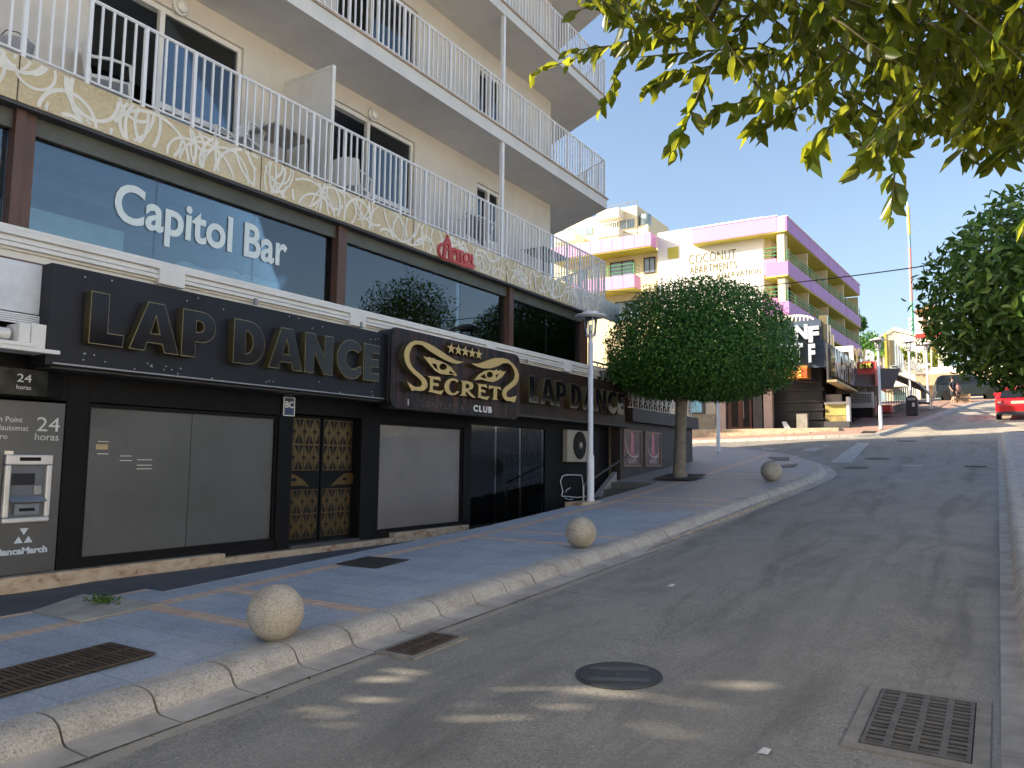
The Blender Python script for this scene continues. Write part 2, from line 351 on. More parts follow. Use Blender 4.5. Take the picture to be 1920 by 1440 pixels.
m_gold = M('gold_paint', (.52, .37, .13), .35, var=.08); m_goldside = M('gold_metal', (.11, .09, .045), .45, metal=.4, var=.25); m_rim2 = M('letter_rim', (.27, .23, .12), .4, var=.1); m_letter = M('letter_black', (.008, .007, .010), .09, var=.1, spec=.22)
m_glass = glass('window_glass', (.68, .77, .80), .055); m_glass2 = glass('door_glass', (.5, .55, .6), .06)
m_dark = M('dark_interior', (.02, .018, .017), .9, var=.2); m_int = M('bar_interior_blue', (.20, .25, .27), .8, var=.15)
m_grey = M('grey_metal', (.28, .28, .29), .45, metal=.5, var=.15); m_steel = M('steel', (.45, .45, .46), .3, metal=.9, var=.1)
m_iron = M('cast_iron', (.055, .05, .046), .6, metal=.4, var=.35, scale=8, bmp=.3, bscale=40); m_plast = M('white_plastic', (.75, .74, .72), .35, var=.05)
m_shade = screen_mat('shutter_screen', (.072, .074, .074), .5); m_shade2 = screen_mat('shutter_screen_light', (.15, .143, .148), .4)
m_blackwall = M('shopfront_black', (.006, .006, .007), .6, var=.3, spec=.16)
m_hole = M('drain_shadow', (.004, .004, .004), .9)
m_bark = M('bark', (.23, .20, .165), .9, var=.4, scale=9, bmp=.6, bscale=25)
m_twig = M('twig', (.085, .075, .03), .7, var=.2)
m_leafA = leafmat('ficus_leaf', [(0, (.018, .060, .010)), (.45, (.040, .125, .018)), (.8, (.075, .20, .030)), (1, (.14, .29, .05))], .22, (.12, .26, .03), .4)
m_leafB = leafmat('tree_leaf', [(0, (.018, .052, .010)), (.45, (.045, .11, .020)), (.8, (.09, .17, .03)), (1, (.17, .26, .05))], .25, (.16, .28, .03))
m_leafC = leafmat('overhead_leaf', [(0, (.012, .030, .006)), (.6, (.03, .062, .010)), (1, (.08, .12, .015))], .45, (.48, .52, .04), .3)
m_pink = M('pink_panel', (.60, .26, .52), .5, var=.06, scale=.8); m_purple = M('purple_panel', (.42, .19, .48), .5, var=.06, scale=.8); m_yel = M('yellow_soffit', (.50, .46, .07), .7, var=.06)
m_cream = M('cream_wall', (.72, .62, .40), .8, var=.06); m_cwhite = M('coconut_white', (.84, .82, .76), .8, var=.04); m_green = M('green_rail', (.07, .30, .12), .4, var=.1)
m_redp = M('red_sign', (.45, .035, .03), .4, var=.1); m_dgrey = M('dark_grey', (.05, .05, .055), .6, var=.2)
m_marking = M('road_paint', (.34, .34, .335), .7, var=.5, scale=9)
m_mirror = M('mirror_letters', (.60, .68, .80), .15, metal=.35, var=.05); m_mirwarm = M('mirror_letters_warm', (.62, .50, .30), .15, metal=.8, var=.1)  # gold tint paints warm reflected light onto the mirror letters' returns

# ================================================================== SETTING
KY = [-12, 2, 9.8, 14.73, 17.27, 19.59, 20.65, 22.39, 24.43, 26.25, 28.3, 29.5, 30.5, 31.1]; KX = [-4.26, -4.26, -4.2, -4.08, -3.86, -3.76, -3.83, -4.29, -5.29, -6.53, -8.2, -9.6, -12.5, -18]
def kx(y): return float(np.interp(y, KY, KX))
xs = list(np.arange(-70, -12, 2.5))+list(np.arange(-12, 4, .5))+list(np.arange(4, 60, 4)); ys = list(np.arange(-30, -2, 2))+list(np.arange(-2, 66, .5))+list(np.arange(66, 200, 6))
b = MB(); nx = len(xs); b.v = [(x, y, g(x, y)) for y in ys for x in xs]
for j in range(len(ys)-1):
    for i in range(nx-1):
        if xs[i] < -6.4 and ys[j] < 20: continue
        b.f.append((j*nx+i, j*nx+i+1, (j+1)*nx+i+1, (j+1)*nx+i))
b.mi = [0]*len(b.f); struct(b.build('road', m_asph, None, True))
b = MB(); b.add([(-1500, -1500, -4.5), (1500, -1500, -4.5), (1500, 1500, -4.5), (-1500, 1500, -4.5)], [(0, 1, 2, 3)])
struct(b.build('ground', M('earth', (.25, .22, .17), .9), None))
# left pavement, kerb side following the corner; building side steps round the sunken forecourt
def pl(y): return -7.0 if y < 4.5 else (-6.72 if y < 17.0 else (-7.9 if y < 22.6 else -22.0))
Yp = sorted(set(list(np.round(np.arange(-12, 31.1, .5), 3))+[4.499, 16.999, 22.599]))
struct(sheet('pavement', Yp, pl, lambda y: kx(y)-.10, lambda x, y: g(x, y)+.124, m_pav, 8))
b = MB()
for y0 in np.arange(4.5, 17, .5):
    y1 = y0+.5; z0, z1 = g(-6.7, y0)+.13, g(-6.7, y1)+.13
    b.add([(-6.72, y0, .2), (-6.72, y1, .2), (-6.72, y1, z1-.002), (-6.72, y0, z0-.002)], [(3, 2, 1, 0)])
b.add([(-6.72, 17, .2), (-7.9, 17, .2), (-7.9, 17, g(-7.9, 17)+.126), (-6.72, 17, g(-6.7, 17)+.126)], [(0, 1, 2, 3)])
struct(b.build('pavement_edge', M('pavement_edge_stone', (.2, .19, .19), .8, var=.3), None))
b = MB(); b.add([(-8.6, -12, -.3), (-7, -12, -.3), (-7, 3.0, .27), (-8.6, 3.0, .27), (-7.0, 4.5, .322), (-8.6, 4.5, .322), (-6.71, 4.5, .322), (-6.71, 17.1, .322), (-8.6, 17.1, .322)], [(0, 1, 2, 3), (3, 2, 4, 5), (5, 6, 7, 8)])
struct(b.build('forecourt', M('dark_slate', (.075, .085, .10), .7, var=.3, scale=2), None))
# kerb stones and gutters
PROF = [(-.17, .130), (-.05, .138), (.03, .130), (.085, .105), (.115, .06), (.135, .03), (.17, .014), (.33, .010), (.37, .008)]
def kerb_run(path, side, name, step=.52, prof=PROF, closed_gap=.014):
    P = [Vector(p) for p in path]; L = [0]
    for a, c in zip(P, P[1:]): L.append(L[-1]+(c-a).length)
    def at(s):
        i = min(max(int(np.searchsorted(L, s))-1, 0), len(P)-2); t = (s-L[i])/max(1e-6, L[i+1]-L[i]); return P[i].lerp(P[i+1], t)
    def nrm(s):
        d = (at(min(s+.4, L[-1]))-at(max(0, s-.4))).normalized(); return Vector((d.y, -d.x))*side
    b = MB(); s = 0
    while s < L[-1]-.1:
        e = min(s+step, L[-1]); n_ = len(prof); vs = []; hz = random.uniform(-.003, .003); ho = random.uniform(-.004, .004)
        st = [s+closed_gap/2, s+(e-s)*.5, e-closed_gap/2]
        for q in st:
            p, nn = at(q), nrm(q)
            for k, (d, h) in enumerate(prof):
                o = p+nn*(d+ho*(1 if k < 6 else 0)); vs.append((o.x, o.y, g(o.x, o.y)+h+(hz if k < 6 else 0)))
            o = p+nn*prof[0][0]; vs.append((o.x, o.y, g(o.x, o.y)-.1)); o = p+nn*prof[-1][0]; vs.append((o.x, o.y, g(o.x, o.y)-.1))
        N = n_+2; fs = []
        for r_ in range(2):
            for k in range(n_-1): fs.append((r_*N+k, r_*N+k+1, (r_+1)*N+k+1, (r_+1)*N+k))
        base_n = len(vs)
        for q_, r_ in enumerate((0, 2)):
            vs += vs[r_*N:r_*N+N]; o_ = base_n+q_*N; fs.append(tuple([o_+n_]+[o_+k for k in range(n_)]+[o_+n_+1]))
        if side > 0: fs = [f[::-1] for f in fs]
        mi = len(b.f); b.add(vs, fs); b.mi[mi:] = [0 if (i < 2*(n_-1) and (i % (n_-1)) < 5) else 1 for i in range(len(fs))]
        s = e
    o = b.build(name, [m_conc, m_gutter], None, True)
    o.data.polygons.foreach_set('use_smooth', [len(q.vertices) == 4 for q in o.data.polygons]); return struct(o)
path = [(kx(y)-.0, y) for y in np.arange(-11.8, 17, .6)]+[(kx(y), y) for y in (17.27, 18.4, 19.59, 20.65, 21.5, 22.39, 23.4, 24.43, 25.4, 26.25, 27.3, 28.3, 29.5, 30.5, 31.0)]
kerb_run(path, 1, 'kerb')
FKY = [33.3, 33.45, 33.8, 34.4, 38, 44, 50, 56, 60]; FKX = [-9, -6.0, -4.9, -4.15, -3.6, -2.95, -2.2, -1.2, 0.2]
def fkx(y): return float(np.interp(y, FKY, FKX))
kerb_run([(-45, 33.2), (-30, 33.2), (-20, 33.2), (-12, 33.2)]+[(fkx(y), y) for y in (33.3, 33.45, 33.6, 33.8, 34.1, 34.4, 36, 38, 41, 44, 47, 50, 53, 56, 58, 60)], 1, 'kerb')
kerb_run([(.14, y) for y in np.arange(-11, 34.7, .6)]+[(.2, 34.6), (.5, 34.9), (1.5, 35.0), (12, 35.2)], -1, 'kerb', .62, [(-.14, .125), (-.03, .13), (.02, .122), (.05, .09), (.068, .05), (.078, .02), (.10, .012), (.20, .008)], .005)
struct(sheet('pavement', list(np.arange(-12, 35, .5)), lambda y: .24, lambda y: 9.0, lambda x, y: g(x, y)+.119, M('grey_paving', (.36, .32, .30), .75, var=.3, scale=2), 6))
struct(sheet('pavement', [33.28, 33.35, 33.45, 33.6, 33.8, 34.1, 34.4]+list(np.arange(35, 62, 1.0)), lambda y: -45.0, lambda y: fkx(y)-.10, lambda x, y: g(x, y)+.122, m_rpav, 40))
# dirty joint line between asphalt and gutter, worn white edge, painted markings
b = MB()
def patch(px, h=.006, mat=m_marking, name='road_marking'):
    pts = [PG(x, y, 0) for x, y in px]; bb = MB(); bb.add([(p[0], p[1], g(p[0], p[1])+h) for p in pts], [tuple(range(len(pts)))]); return struct(bb.build(name, mat, None))
patch([(1555, 868), (1597, 868), (1632, 830), (1608, 830)]); patch([(1690, 874.5), (1730, 874.5), (1729, 872), (1692, 872)]); patch([(1746, 825), (1775, 824), (1775, 822), (1748, 823)])
patch([(1430, 844), (1452, 844), (1455, 841), (1428, 841)]); patch([(1502, 845.5), (1530, 845.5), (1545, 839), (1515, 840)]); patch([(1540, 837.5), (1552, 837.5), (1557, 835), (1547, 835)]); patch([(1832, 816), (1846, 815.5), (1846, 814), (1832, 814.5)])
patch([(1000, 1112), (1012, 1114), (1190, 1043), (1400, 962), (1555, 897), (1545, 897), (1400, 958), (1190, 1038)], .005, M('dust_line', (.33, .28, .22), .9, var=.4, scale=6), 'road_edge_line')
# ================================================================== HOTEL
F = -7.9; WX = -8.96
hotel = thing('hotel_building', 'beige hotel with white balcony railings above a bar and a black nightclub front', 'building', (F, 9, .32))
SD = Vector((-.872, .489))                      # direction of the slanted side
def slab_poly(x, y1, back=13.0, y0=1.5): c = Vector((x, y1)); e = c+SD*back; return [(x, y0), (c.x, c.y), (e.x, e.y), (-22, 22.6), (-22, y0)]
# upper walls
wp = [(WX, 1.6), (WX, 15.77), (WX+SD.x*14.2, 15.77+SD.y*14.2), (-21.6, 1.6)]
DOORS = [(4.62, 6.81), (8.55, 10.66), (12.69, 13.6)]
for k in range(6):
    z0 = 5.48 + (0 if k == 0 else 2.56+(k-1)*2.6); z1 = (7.77 if k == 0 else 10.38+(k-1)*2.6)
    if k == 0: z0 = 5.47
    H = z1-z0; dt = [z0+2.0, z0+2.0, z0+1.9]; b = MB()
    edges = [1.6]
    for (a, c), t in zip(DOORS, dt):
        b.box(WX-.25, WX, edges[-1], a, z0, z1); b.box(WX-.25, WX, a, c, t, z1); edges.append(c)
    bb = z0+(.72 if k == 0 else .1); b.box(WX-.25, WX, DOORS[2][0], DOORS[2][1], z0, bb)
    b.box(WX-.25, WX, edges[-1], 15.77, z0, z1)
    b.prism([(WX-.25, 15.77, z0), (WX, 15.77, z0), (WX+SD.x*14.2, 15.77+SD.y*14.2, z0), (WX+SD.x*14.2-.2, 15.77+SD.y*14.2-.2, z0)], (0, 0, H))
    b.box(-21.6, WX-.25, 1.6, 1.85, z0, z1); b.box(-21.6, -21.3, 1.85, 22.4, z0, z1); b.box(-12, -11.9, 1.85, 15, z0, z1, 1)
    b.build('wall', [m_wall, m_dark], hotel)
    for j, (a, c) in enumerate(DOORS):
        t = dt[j]; fr = MB(); lo = z0+.02 if j < 2 else bb+.0; X = WX-.10
        fr.box(X-.06, X+.05, a, c, t-.07, t); fr.box(X-.06, X+.05, a, a+.06, lo, t-.07); fr.box(X-.06, X+.05, c-.06, c, lo, t-.07)
        mid = a+(c-a)*(.42 if j < 2 else .5); fr.box(X-.02, X+.05, mid, mid+.07, lo, t-.07); fr.box(X-.02, X+.05, mid+.07, c-.06, lo+.0, lo+.09)
        if j < 2: fr.box(X-.02, X+.05, mid+.07, c-.06, lo+.62, lo+.70)
        door = fr.build('balcony_door' if j < 2 else 'window', m_white, hotel)
        MB().box(X+.0, X+.012, mid+.07, c-.06, lo+.09, t-.07).build('pane', m_glass2, door)
        if j == 2: MB().box(X-.05, X-.04, a+.06, mid, lo+.02, t-.07).build('pane', m_glass2, door)
        cu = MB(); pts = []
        for i in range(25): yy = c-.06-(c-mid)*(.45 if k == 0 else .8)*i/24; pts.append((X-.12+.03*math.sin(i*1.5), yy))
        for p, q in zip(pts, pts[1:]): cu.add([(p[0], p[1], lo+.05), (q[0], q[1], lo+.05), (q[0], q[1], t-.1), (p[0], p[1], t-.1)], [(0, 1, 2, 3)])
        cu.build('curtain', M('curtain_white' if (k == 0) else 'curtain_brown', (.55, .58, .62) if k == 0 else (.22, .13, .06), .9, var=.15), door)
    if k < 2:
        for yy in (5.77, 9.49):
            lm = MB(); lm.lathe([(.0, 0), (.10, 0), (.115, .03), (.10, .05)], n=20); lm.xf(wall_m(WX+.0, yy, z1-.23)); lo_ = lm.build('wall_lamp', m_white, hotel, True)
            lm = MB(); lm.lathe([(.085, .05), (.07, .085), (.03, .10), (0, .102)], n=20); lm.xf(wall_m(WX, yy, z1-.23)); lm.build('lamp_glass', m_plast, lo_, True)
# slabs, railings
def railing(z, top, y1, name='balcony_railing'):
    r = MB(); X = F-.03; pts = [(X, 1.55, top), (X, y1, top), (X+SD.x*6, y1+SD.y*6, top)]
    r.tube(pts, .022, 6); r.tube([(p[0], p[1], z+.05) for p in pts], .014, 6)
    y = 1.6; i = 0
    while y < y1:
        if i % 5 == 0: r.box(X-.02, X+.02, y-.02, y+.02, z, top)
        else: r.box(X-.011, X+.011, y-.011, y+.011, z+.04, top)
        y += .125; i += 1
    for i in range(0, 48):
        p = Vector((X, y1))+SD*(.125*i); w = .02 if i % 6 == 0 else .011; r.box(p.x-w, p.x+w, p.y-w, p.y+w, z+.02, top)
    return r.build(name, m_rail, hotel)
zs = [(5.02, 5.48), (7.77, 8.04), (10.38, 10.62), (12.98, 13.22), (15.58, 15.82), (18.18, 18.5)]
for k, (za, zb) in enumerate(zs):
    b = MB(); y1 = 16.72
    if k == 0: b.prism([(x, y, za+.06) for x, y in slab_poly(F-.05, 16.68)], (0, 0, zb-za-.07))
    else:
        b.prism([(x, y, za) for x, y in slab_poly(F, y1)], (0, 0, zb-za-.035)); b.prism([(x, y, zb-.034) for x, y in slab_poly(F+.03, y1+.03)], (0, 0, .034), 1)
    b.build('balcony_slab', [m_slab, M('slab_rim_tile', (.42, .33, .26), .7, var=.2)], hotel)
    if k < 5: railing(zb, zb+.94, y1-.1)
for k in range(5):
    z0, z1 = zs[k][1], zs[k+1][0]
    b = MB(); b.box(F-.02, F-.09, 12.05, 12.12, z0, z1); b.build('post', m_rail, hotel)
    if k == 0:
        for yy in (7.6,):
            b = MB(); b.box(WX, F-.08, yy-.02, yy+.02, z0+.05, 7.28); b.box(F-.08, F-.04, yy-.03, yy+.03, z0, 7.30); b.box(WX, F-.08, yy-.03, yy+.03, 7.26, 7.30); b.build('divider_panel', m_white, hotel, False)
MB().prism([(x, y, 18.5) for x, y in slab_poly(-9.5, 15)], (0, 0, 2.5)).build('roof_storey', m_wall, hotel)
# gold mosaic band with white swirls
band = MB().box(F-.04, F, 1.5, 15.02, 5.02, 5.48).build('fascia_band', m_mos, hotel)
MB().box(F-.03, F, 15.03, 17.45, 5.02, 5.49).build('fascia_end_panel', M('fascia_grey', (.52, .52, .52), .4, var=.1), hotel)
b = MB()
for yy in (3.44, 6.35, 9.4, 12.2): b.box(F, F+.004, yy-.006, yy+.006, 5.02, 5.48)
b.build('panel_joint', m_brown, hotel)
b = MB(); rr = random.Random(11)
for i in range(125):
    cy_ = 1.6+15.6*(i+.5)/125+rr.uniform(-.12, .12); cz = 5.25+rr.uniform(-.34, .34); ra = rr.uniform(.17, .5); w = rr.uniform(.013, .021); n = 72; a0 = rr.uniform(0, 6.28); sp = rr.uniform(4.5, 6.28); el = rr.uniform(.75, 1.2); tl = rr.uniform(-.5, .5); lay = F+.003+.0001*i
    prev = None
    for k in range(n+1):
        a = a0+sp*k/n; u, v = ra*math.cos(a), ra*el*math.sin(a); u, v = u*math.cos(tl)-v*math.sin(tl), u*math.sin(tl)+v*math.cos(tl)
        nu, nv = math.cos(a), math.sin(a)/el; nu, nv = nu*math.cos(tl)-nv*math.sin(tl), nu*math.sin(tl)+nv*math.cos(tl); q = math.hypot(nu, nv)
        p1 = (cy_+u-nu/q*w, cz+v-nv/q*w); p2 = (cy_+u+nu/q*w, cz+v+nv/q*w)
        ok = all(5.025 < p[1] < 5.475 and 1.5 < p[0] < 17.43 for p in (p1, p2))
        if prev and ok: b.add([(lay, *prev[0]), (lay, *p1), (lay, *p2), (lay, *prev[1])], [(0, 1, 2, 3)])
        prev = (p1, p2) if ok else None
b.build('swirl', M('swirl_white', (.74, .71, .64), .5, var=.12, scale=6), band)
MB().box(F-.34, F-.01, 1.5, 16.3, 4.985, 5.015).build('soffit', m_dgrey, hotel)
# bar glazing
GX = F-.22
MUL = [PX(x_, y_, GX+.1)[1] for x_, y_ in ((43, 300), (640, 500), (958, 600), (1098, 630))]
b = MB()
for yy in MUL:
    o = MB(); o.box(GX-.05, GX+.10, yy-.10, yy+.10, 3.80, 4.985); o.box(GX+.10, GX+.13, yy-.10, yy-.01, 3.80, 4.985); o.build('mullion', m_brown, hotel)
MB().box(GX-.06, GX+.06, 1.5, 16, 4.80, 4.984).build('window_head', M('window_head_green', (.085, .09, .075), .5), hotel)
for i, (a, c) in enumerate([(1.5, MUL[0]-.1), (MUL[0]+.1, MUL[1]-.1), (MUL[1]+.1, MUL[2]-.1), (MUL[2]+.1, MUL[3]-.1)]):
    n = 1 if i == 0 else 3 if i < 3 else 2; w = (c-a)/n
    for k in range(n): MB().box(GX-.012, GX, a+k*w+.003, a+(k+1)*w-.003, 3.81, 4.80).build('window_pane', m_glass, hotel)
b = MB(); b.box(-13, -12.9, 1.5, 16, 3.4, 5.0); b.box(-12.9, GX-.3, 1.5, 16, 3.38, 3.45, 1); b.box(-12.9, GX-.1, 15.95, 16, 3.45, 4.98); b.box(-12.9, GX-.1, 1.5, 1.55, 3.45, 4.98); b.box(-12.9, GX-.1, 1.56, 15.94, 4.93, 4.975, 1)
b.build('bar_interior', [m_int, m_dgrey], hotel)
for k, (dx, zz) in enumerate(((.5, 4.78), (1.2, 4.70), (2.1, 4.62))):
    MB().box(GX-dx-.25, GX-dx, 1.6, 15.9, zz, 4.92).build('ceiling_step', M('ceiling_blue', (.17, .20, .27), .8), hotel)
for k, yy in enumerate((5.1, 6.3, 7.3, 9.0, 10.4, 11.6, 13.5, 14.8)):
    t_ = MB(); t_.box(GX-1.5-.3*(k % 3), GX-.9-.3*(k % 3), yy, yy+.5, 3.86, 3.90); t_.box(GX-1.25-.3*(k % 3), GX-1.15-.3*(k % 3), yy+.2, yy+.3, 3.45, 3.86); t_.box(GX-1.6-.3*(k % 3), GX-1.55-.3*(k % 3), yy+.05, yy+.45, 3.9, 4.15)
    t_.build('bar_table', m_white, hotel)
MB().box(GX-3.2, GX-3.1, 7.2, 7.8, 3.9, 4.5).build('wall_picture', M('picture_blue', (.10, .16, .32), .6), hotel)
b = MB(); b.box(GX-.09, GX-.06, 3.40, 4.75, 3.82, 4.10); b.build('parapet_board', M('pale_board', (.62, .72, .78), .5), hotel)
b = MB()
for (ya, yb, za, h) in ((5.6, 6.6, 3.85, .22), (6.5, 7.8, 3.83, .28)):
    n = 22
    for k in range(n):
        t0, t1 = k/n, (k+1)/n; f = lambda t: za+h*(.4+.6*math.sin(math.pi*t)**.7)+.04*math.sin(9*t)
        b.add([(GX-.35-.1*math.sin(5*t0), ya+(yb-ya)*t0, za), (GX-.35-.1*math.sin(5*t1), ya+(yb-ya)*t1, za), (GX-.42-.1*math.sin(5*t1), ya+(yb-ya)*t1, f(t1)), (GX-.42-.1*math.sin(5*t0), ya+(yb-ya)*t0, f(t0))], [(0, 1, 2, 3)])
b.build('draped_cloth', M('draped_cloth', (.52, .62, .68), .7), hotel, True)
for (yy, s) in ((PX(16, 330, GX-.1)[1], 1.0), (PX(-14, 330, GX-.1)[1], .9)):
    b = MB(); b.prism([(GX-.10, yy-.03, 3.98), (GX-.10, yy+.03, 3.98), (GX-.10, yy+.025, 4.35), (GX-.10, yy+.06, 4.45), (GX-.10, yy+.055, 4.6), (GX-.10, yy, 4.68), (GX-.10, yy-.055, 4.6), (GX-.10, yy-.06, 4.45), (GX-.10, yy-.025, 4.35)], (.03, 0, 0))
    tag(b.build('wooden_spoon', M('wood', (.45, .30, .14), .5, var=.2)), 'big wooden decorative spoon standing in the bar window, '+('nearer the brown mullion' if s == 1.0 else 'farther from the brown mullion'), 'decoration')
ca, cb_, cz_ = PX(213, 400, GX), PX(537, 490, GX), PX(256, 422, GX)[2]
ch_ = (PX(256, 349, GX)[2]-cz_)/.72; k_ = (cb_[1]-ca[1])/2.42
text('Capitol', 'window_lettering', ch_, wall_m(GX+.006, ca[1], cz_), M('vinyl_white', (.66, .74, .76), .5, var=.05), hotel, ext=.002, off=.014, width=PX(434, 470, GX)[1]-ca[1])
ca = PX(457, 460, GX); text('Bar', 'window_lettering', ch_, wall_m(GX+.006, ca[1], cz_), M('vinyl_white', (1, 1, 1)), hotel, ext=.002, off=.014, width=cb_[1]-ca[1])
# white ledge with mouldings
b = MB(); b.box(F-.34, F-.02, 1.5, 16.25, 3.56, 3.80); b.box(F-.02, F+.01, 1.5, 16.27, 3.76, 3.795); b.box(F-.02, F+.03, 1.5, 16.28, 3.70, 3.755); b.box(F-.02, F+.012, 1.5, 16.27, 3.64, 3.68); b.box(F-.02, F+.03, 1.5, 16.28, 3.585, 3.625)
b.box(F-.34, F-.05, 1.5, 16.25, 3.40, 3.56)
for yy in (5.0, 8.0, 11.5, 14.5): b.box(F-.02, F+.045, yy, yy+.32, 3.53, 3.70)
b.build('ledge', m_white, hotel, bevel=.004)
# nightclub shopfront (ground floor)
SX = F-.12
b = MB()
def wb(y0, y1, z0, z1, x0=SX-.3, x1=SX, mi=0): b.box(x0, x1, y0, y1, z0, z1, mi)
wb(4.17, 4.40, .40, 2.5); wb(4.40, 6.95, 2.16, 2.5); wb(6.92, 7.16, .40, 2.5); wb(7.16, 8.5, 2.2, 2.5); wb(8.48, 8.86, .40, 2.5); wb(8.86, 11.1, 2.17, 2.5); wb(11.07, 11.30, .40, 2.5); wb(11.3, 14.0, 2.25, 2.5); wb(14.0, 16.55, .40, 2.5, SX-.3, SX-.02); wb(16.55, 17.45, 2.45, 2.5)
wb(4.40, 6.95, .40, .52); wb(8.86, 11.1, .40, .50); wb(11.3, 14, .35, .42); wb(1.5, 4.17, 2.12, 3.4); wb(2.2, 16.5, 2.5, 3.42, SX-.3, SX-.02)
wb(1.5, 17.4, .3, 3.4, -11, -10.9)
b.build('shopfront_wall', m_blackwall, hotel, bevel=.006)
def panel(y0, y1, z0, z1, mat, n=2, x=SX-.06):
    p = MB(); w = (y1-y0)/n
    for k in range(n): p.box(x-.02, x, y0+k*w+.004, y0+(k+1)*w-.004, z0, z1)
    o = p.build('window_panel', mat, hotel); f = MB(); f.box(x-.01, x+.03, y0-.04, y0, z0-.04, z1+.04); f.box(x-.01, x+.03, y1, y1+.04, z0-.04, z1+.04); f.box(x-.01, x+.03, y0, y1, z1, z1+.04); f.box(x-.01, x+.03, y0, y1, z0-.04, z0); f.build('window_frame', m_blackwall, o)
    return o
pn = panel(4.44, 6.88, .56, 2.11, m_shade, 2); panel(8.91, 11.03, .53, 2.13, m_shade2, 1)
for (yy, zz, w) in ((4.55, 1.75, .12), (4.55, 1.62, .12), (4.8, 1.60, .13), (4.8, 1.55, .14), (5.0, 1.56, .18), (5.0, 1.5, .18), (5.0, 1.46, .18)): MB().box(SX-.06, SX-.058, yy, yy+w, zz, zz+.008).build('price_line', M('line_print', (.6, .58, .52), .6), pn)
MB().box(SX-.06, SX-.057, 4.53, 4.66, 1.67, 1.725).build('sticker', M('tan_sticker', (.45, .33, .18), .6), pn)
# dark curtained window
b = MB()
for i in range(120):
    y0 = 11.34+2.6*i/120; y1 = 11.34+2.6*(i+1)/120; x0 = SX-.14+.035*math.sin(i*.9)+.02*math.sin(i*.37); x1 = SX-.14+.035*math.sin((i+1)*.9)+.02*math.sin((i+1)*.37)
    b.add([(x0, y0, .42), (x1, y1, .42), (x1, y1, 2.25), (x0, y0, 2.25)], [(0, 1, 2, 3)])
b.build('curtain', M('black_satin', (.012, .012, .014), .35, var=.3, spec=.3), hotel, True)
for y0 in (11.32, 12.2, 13.1): MB().box(SX-.05, SX-.04, y0, y0+.86, .44, 2.24).build('window_pane', glass('black_glass', (.8, .8, .8), -.075, .05), hotel)
# golden entrance doors
for y0 in (7.19, 7.84):
    y1 = y0+.62; X = SX-.16
    d = MB().box(X-.05, X, y0, y1, .44, 2.19).build('entrance_door', m_blackwall, hotel)
    for (za, zb, rows) in ((1.43, 2.15, 2), (.50, 1.17, 2)):
        gp = MB().box(X, X+.006, y0+.03, y1-.03, za, zb).build('gold_panel', M('door_gold', (.115, .075, .028), .33, metal=.6, var=.3, scale=5), d)
        k = MB(); nc = 3; cw = (y1-y0-.06)/nc; rh = (zb-za)/rows; e = X+.008
        for r_ in range(rows):
            for c_ in range(nc):
                cy_, cz = y0+.03+cw*(c_+.5), za+rh*(r_+.5); w, h = cw/2, rh/2
                for s in (-1, 1):
                    k.add([(e, cy_-w*.92, cz+s*h*.2), (e, cy_-w*.15, cz+s*h*.93), (e, cy_-w*.9, cz+s*h*.93)], [(0, 1, 2)]); k.add([(e, cy_+w*.92, cz+s*h*.2), (e, cy_+w*.15, cz+s*h*.93), (e, cy_+w*.9, cz+s*h*.93)], [(0, 1, 2)])
                    k.add([(e, cy_-w*.07, cz+s*h*.85), (e, cy_+w*.07, cz+s*h*.85), (e, cy_+w*.05, cz+s*h*.15), (e, cy_-w*.05, cz+s*h*.15)], [(0, 1, 2, 3)])
                k.add([(e+.001, cy_-w*.4, cz), (e+.001, cy_, cz-h*.2), (e+.001, cy_+w*.4, cz), (e+.001, cy_, cz+h*.2)], [(0, 1, 2, 3)])
        k.build('cutout', m_hole, gp)
    s = 1 if y0 < 7.5 else -1; cc = (y0+y1)/2-s*.1
    ey = [(cc+s*(q[0]-.1)*1.05, 1.30+q[1]) for q in ((-.2, .05), (-.1, .09), (.05, .08), (.2, 0), (.32, -.1), (.2, -.075), (0, -.08), (-.2, -.06))]
    shape([ey, arc(cc-s*.06, 1.305, .05, .025, 0, 350)], 'eye_emblem', wall_m(X+.006, 0, 0), M('door_gold', (1, 1, 1)), d, .003)
MB().box(SX-.3, SX+.02, 7.17, 8.48, .40, .44).build('door_step', m_dgrey, hotel)
for (ya, yb, za, zb) in ((1.5, 6.08, .3, .455), (6.08, 9.15, .3, .40), (9.15, 11.1, .3, .47)): MB().box(F-.25, F, ya, yb, za, zb).build('plinth', m_trav, hotel, bevel=.008)
MB().box(-10.9, SX-.30, 1.5, 17.4, .3, .42).build('interior_floor', m_dark, hotel)
MB().box(F+.0-.1, F+.22, 3.83, 17.82, 2.44, 2.475).build('canopy_soffit', m_dgrey, hotel)
MB().box(F+.02, F+.29, 3.8, 8.92, 2.475, 2.49).build('canopy_lip', m_grey, hotel)
# closed recess behind the stair door
MB().box(-9.2, -9.1, 16.5, 17.5, .3, 2.5).build('door_recess', m_hole, hotel)
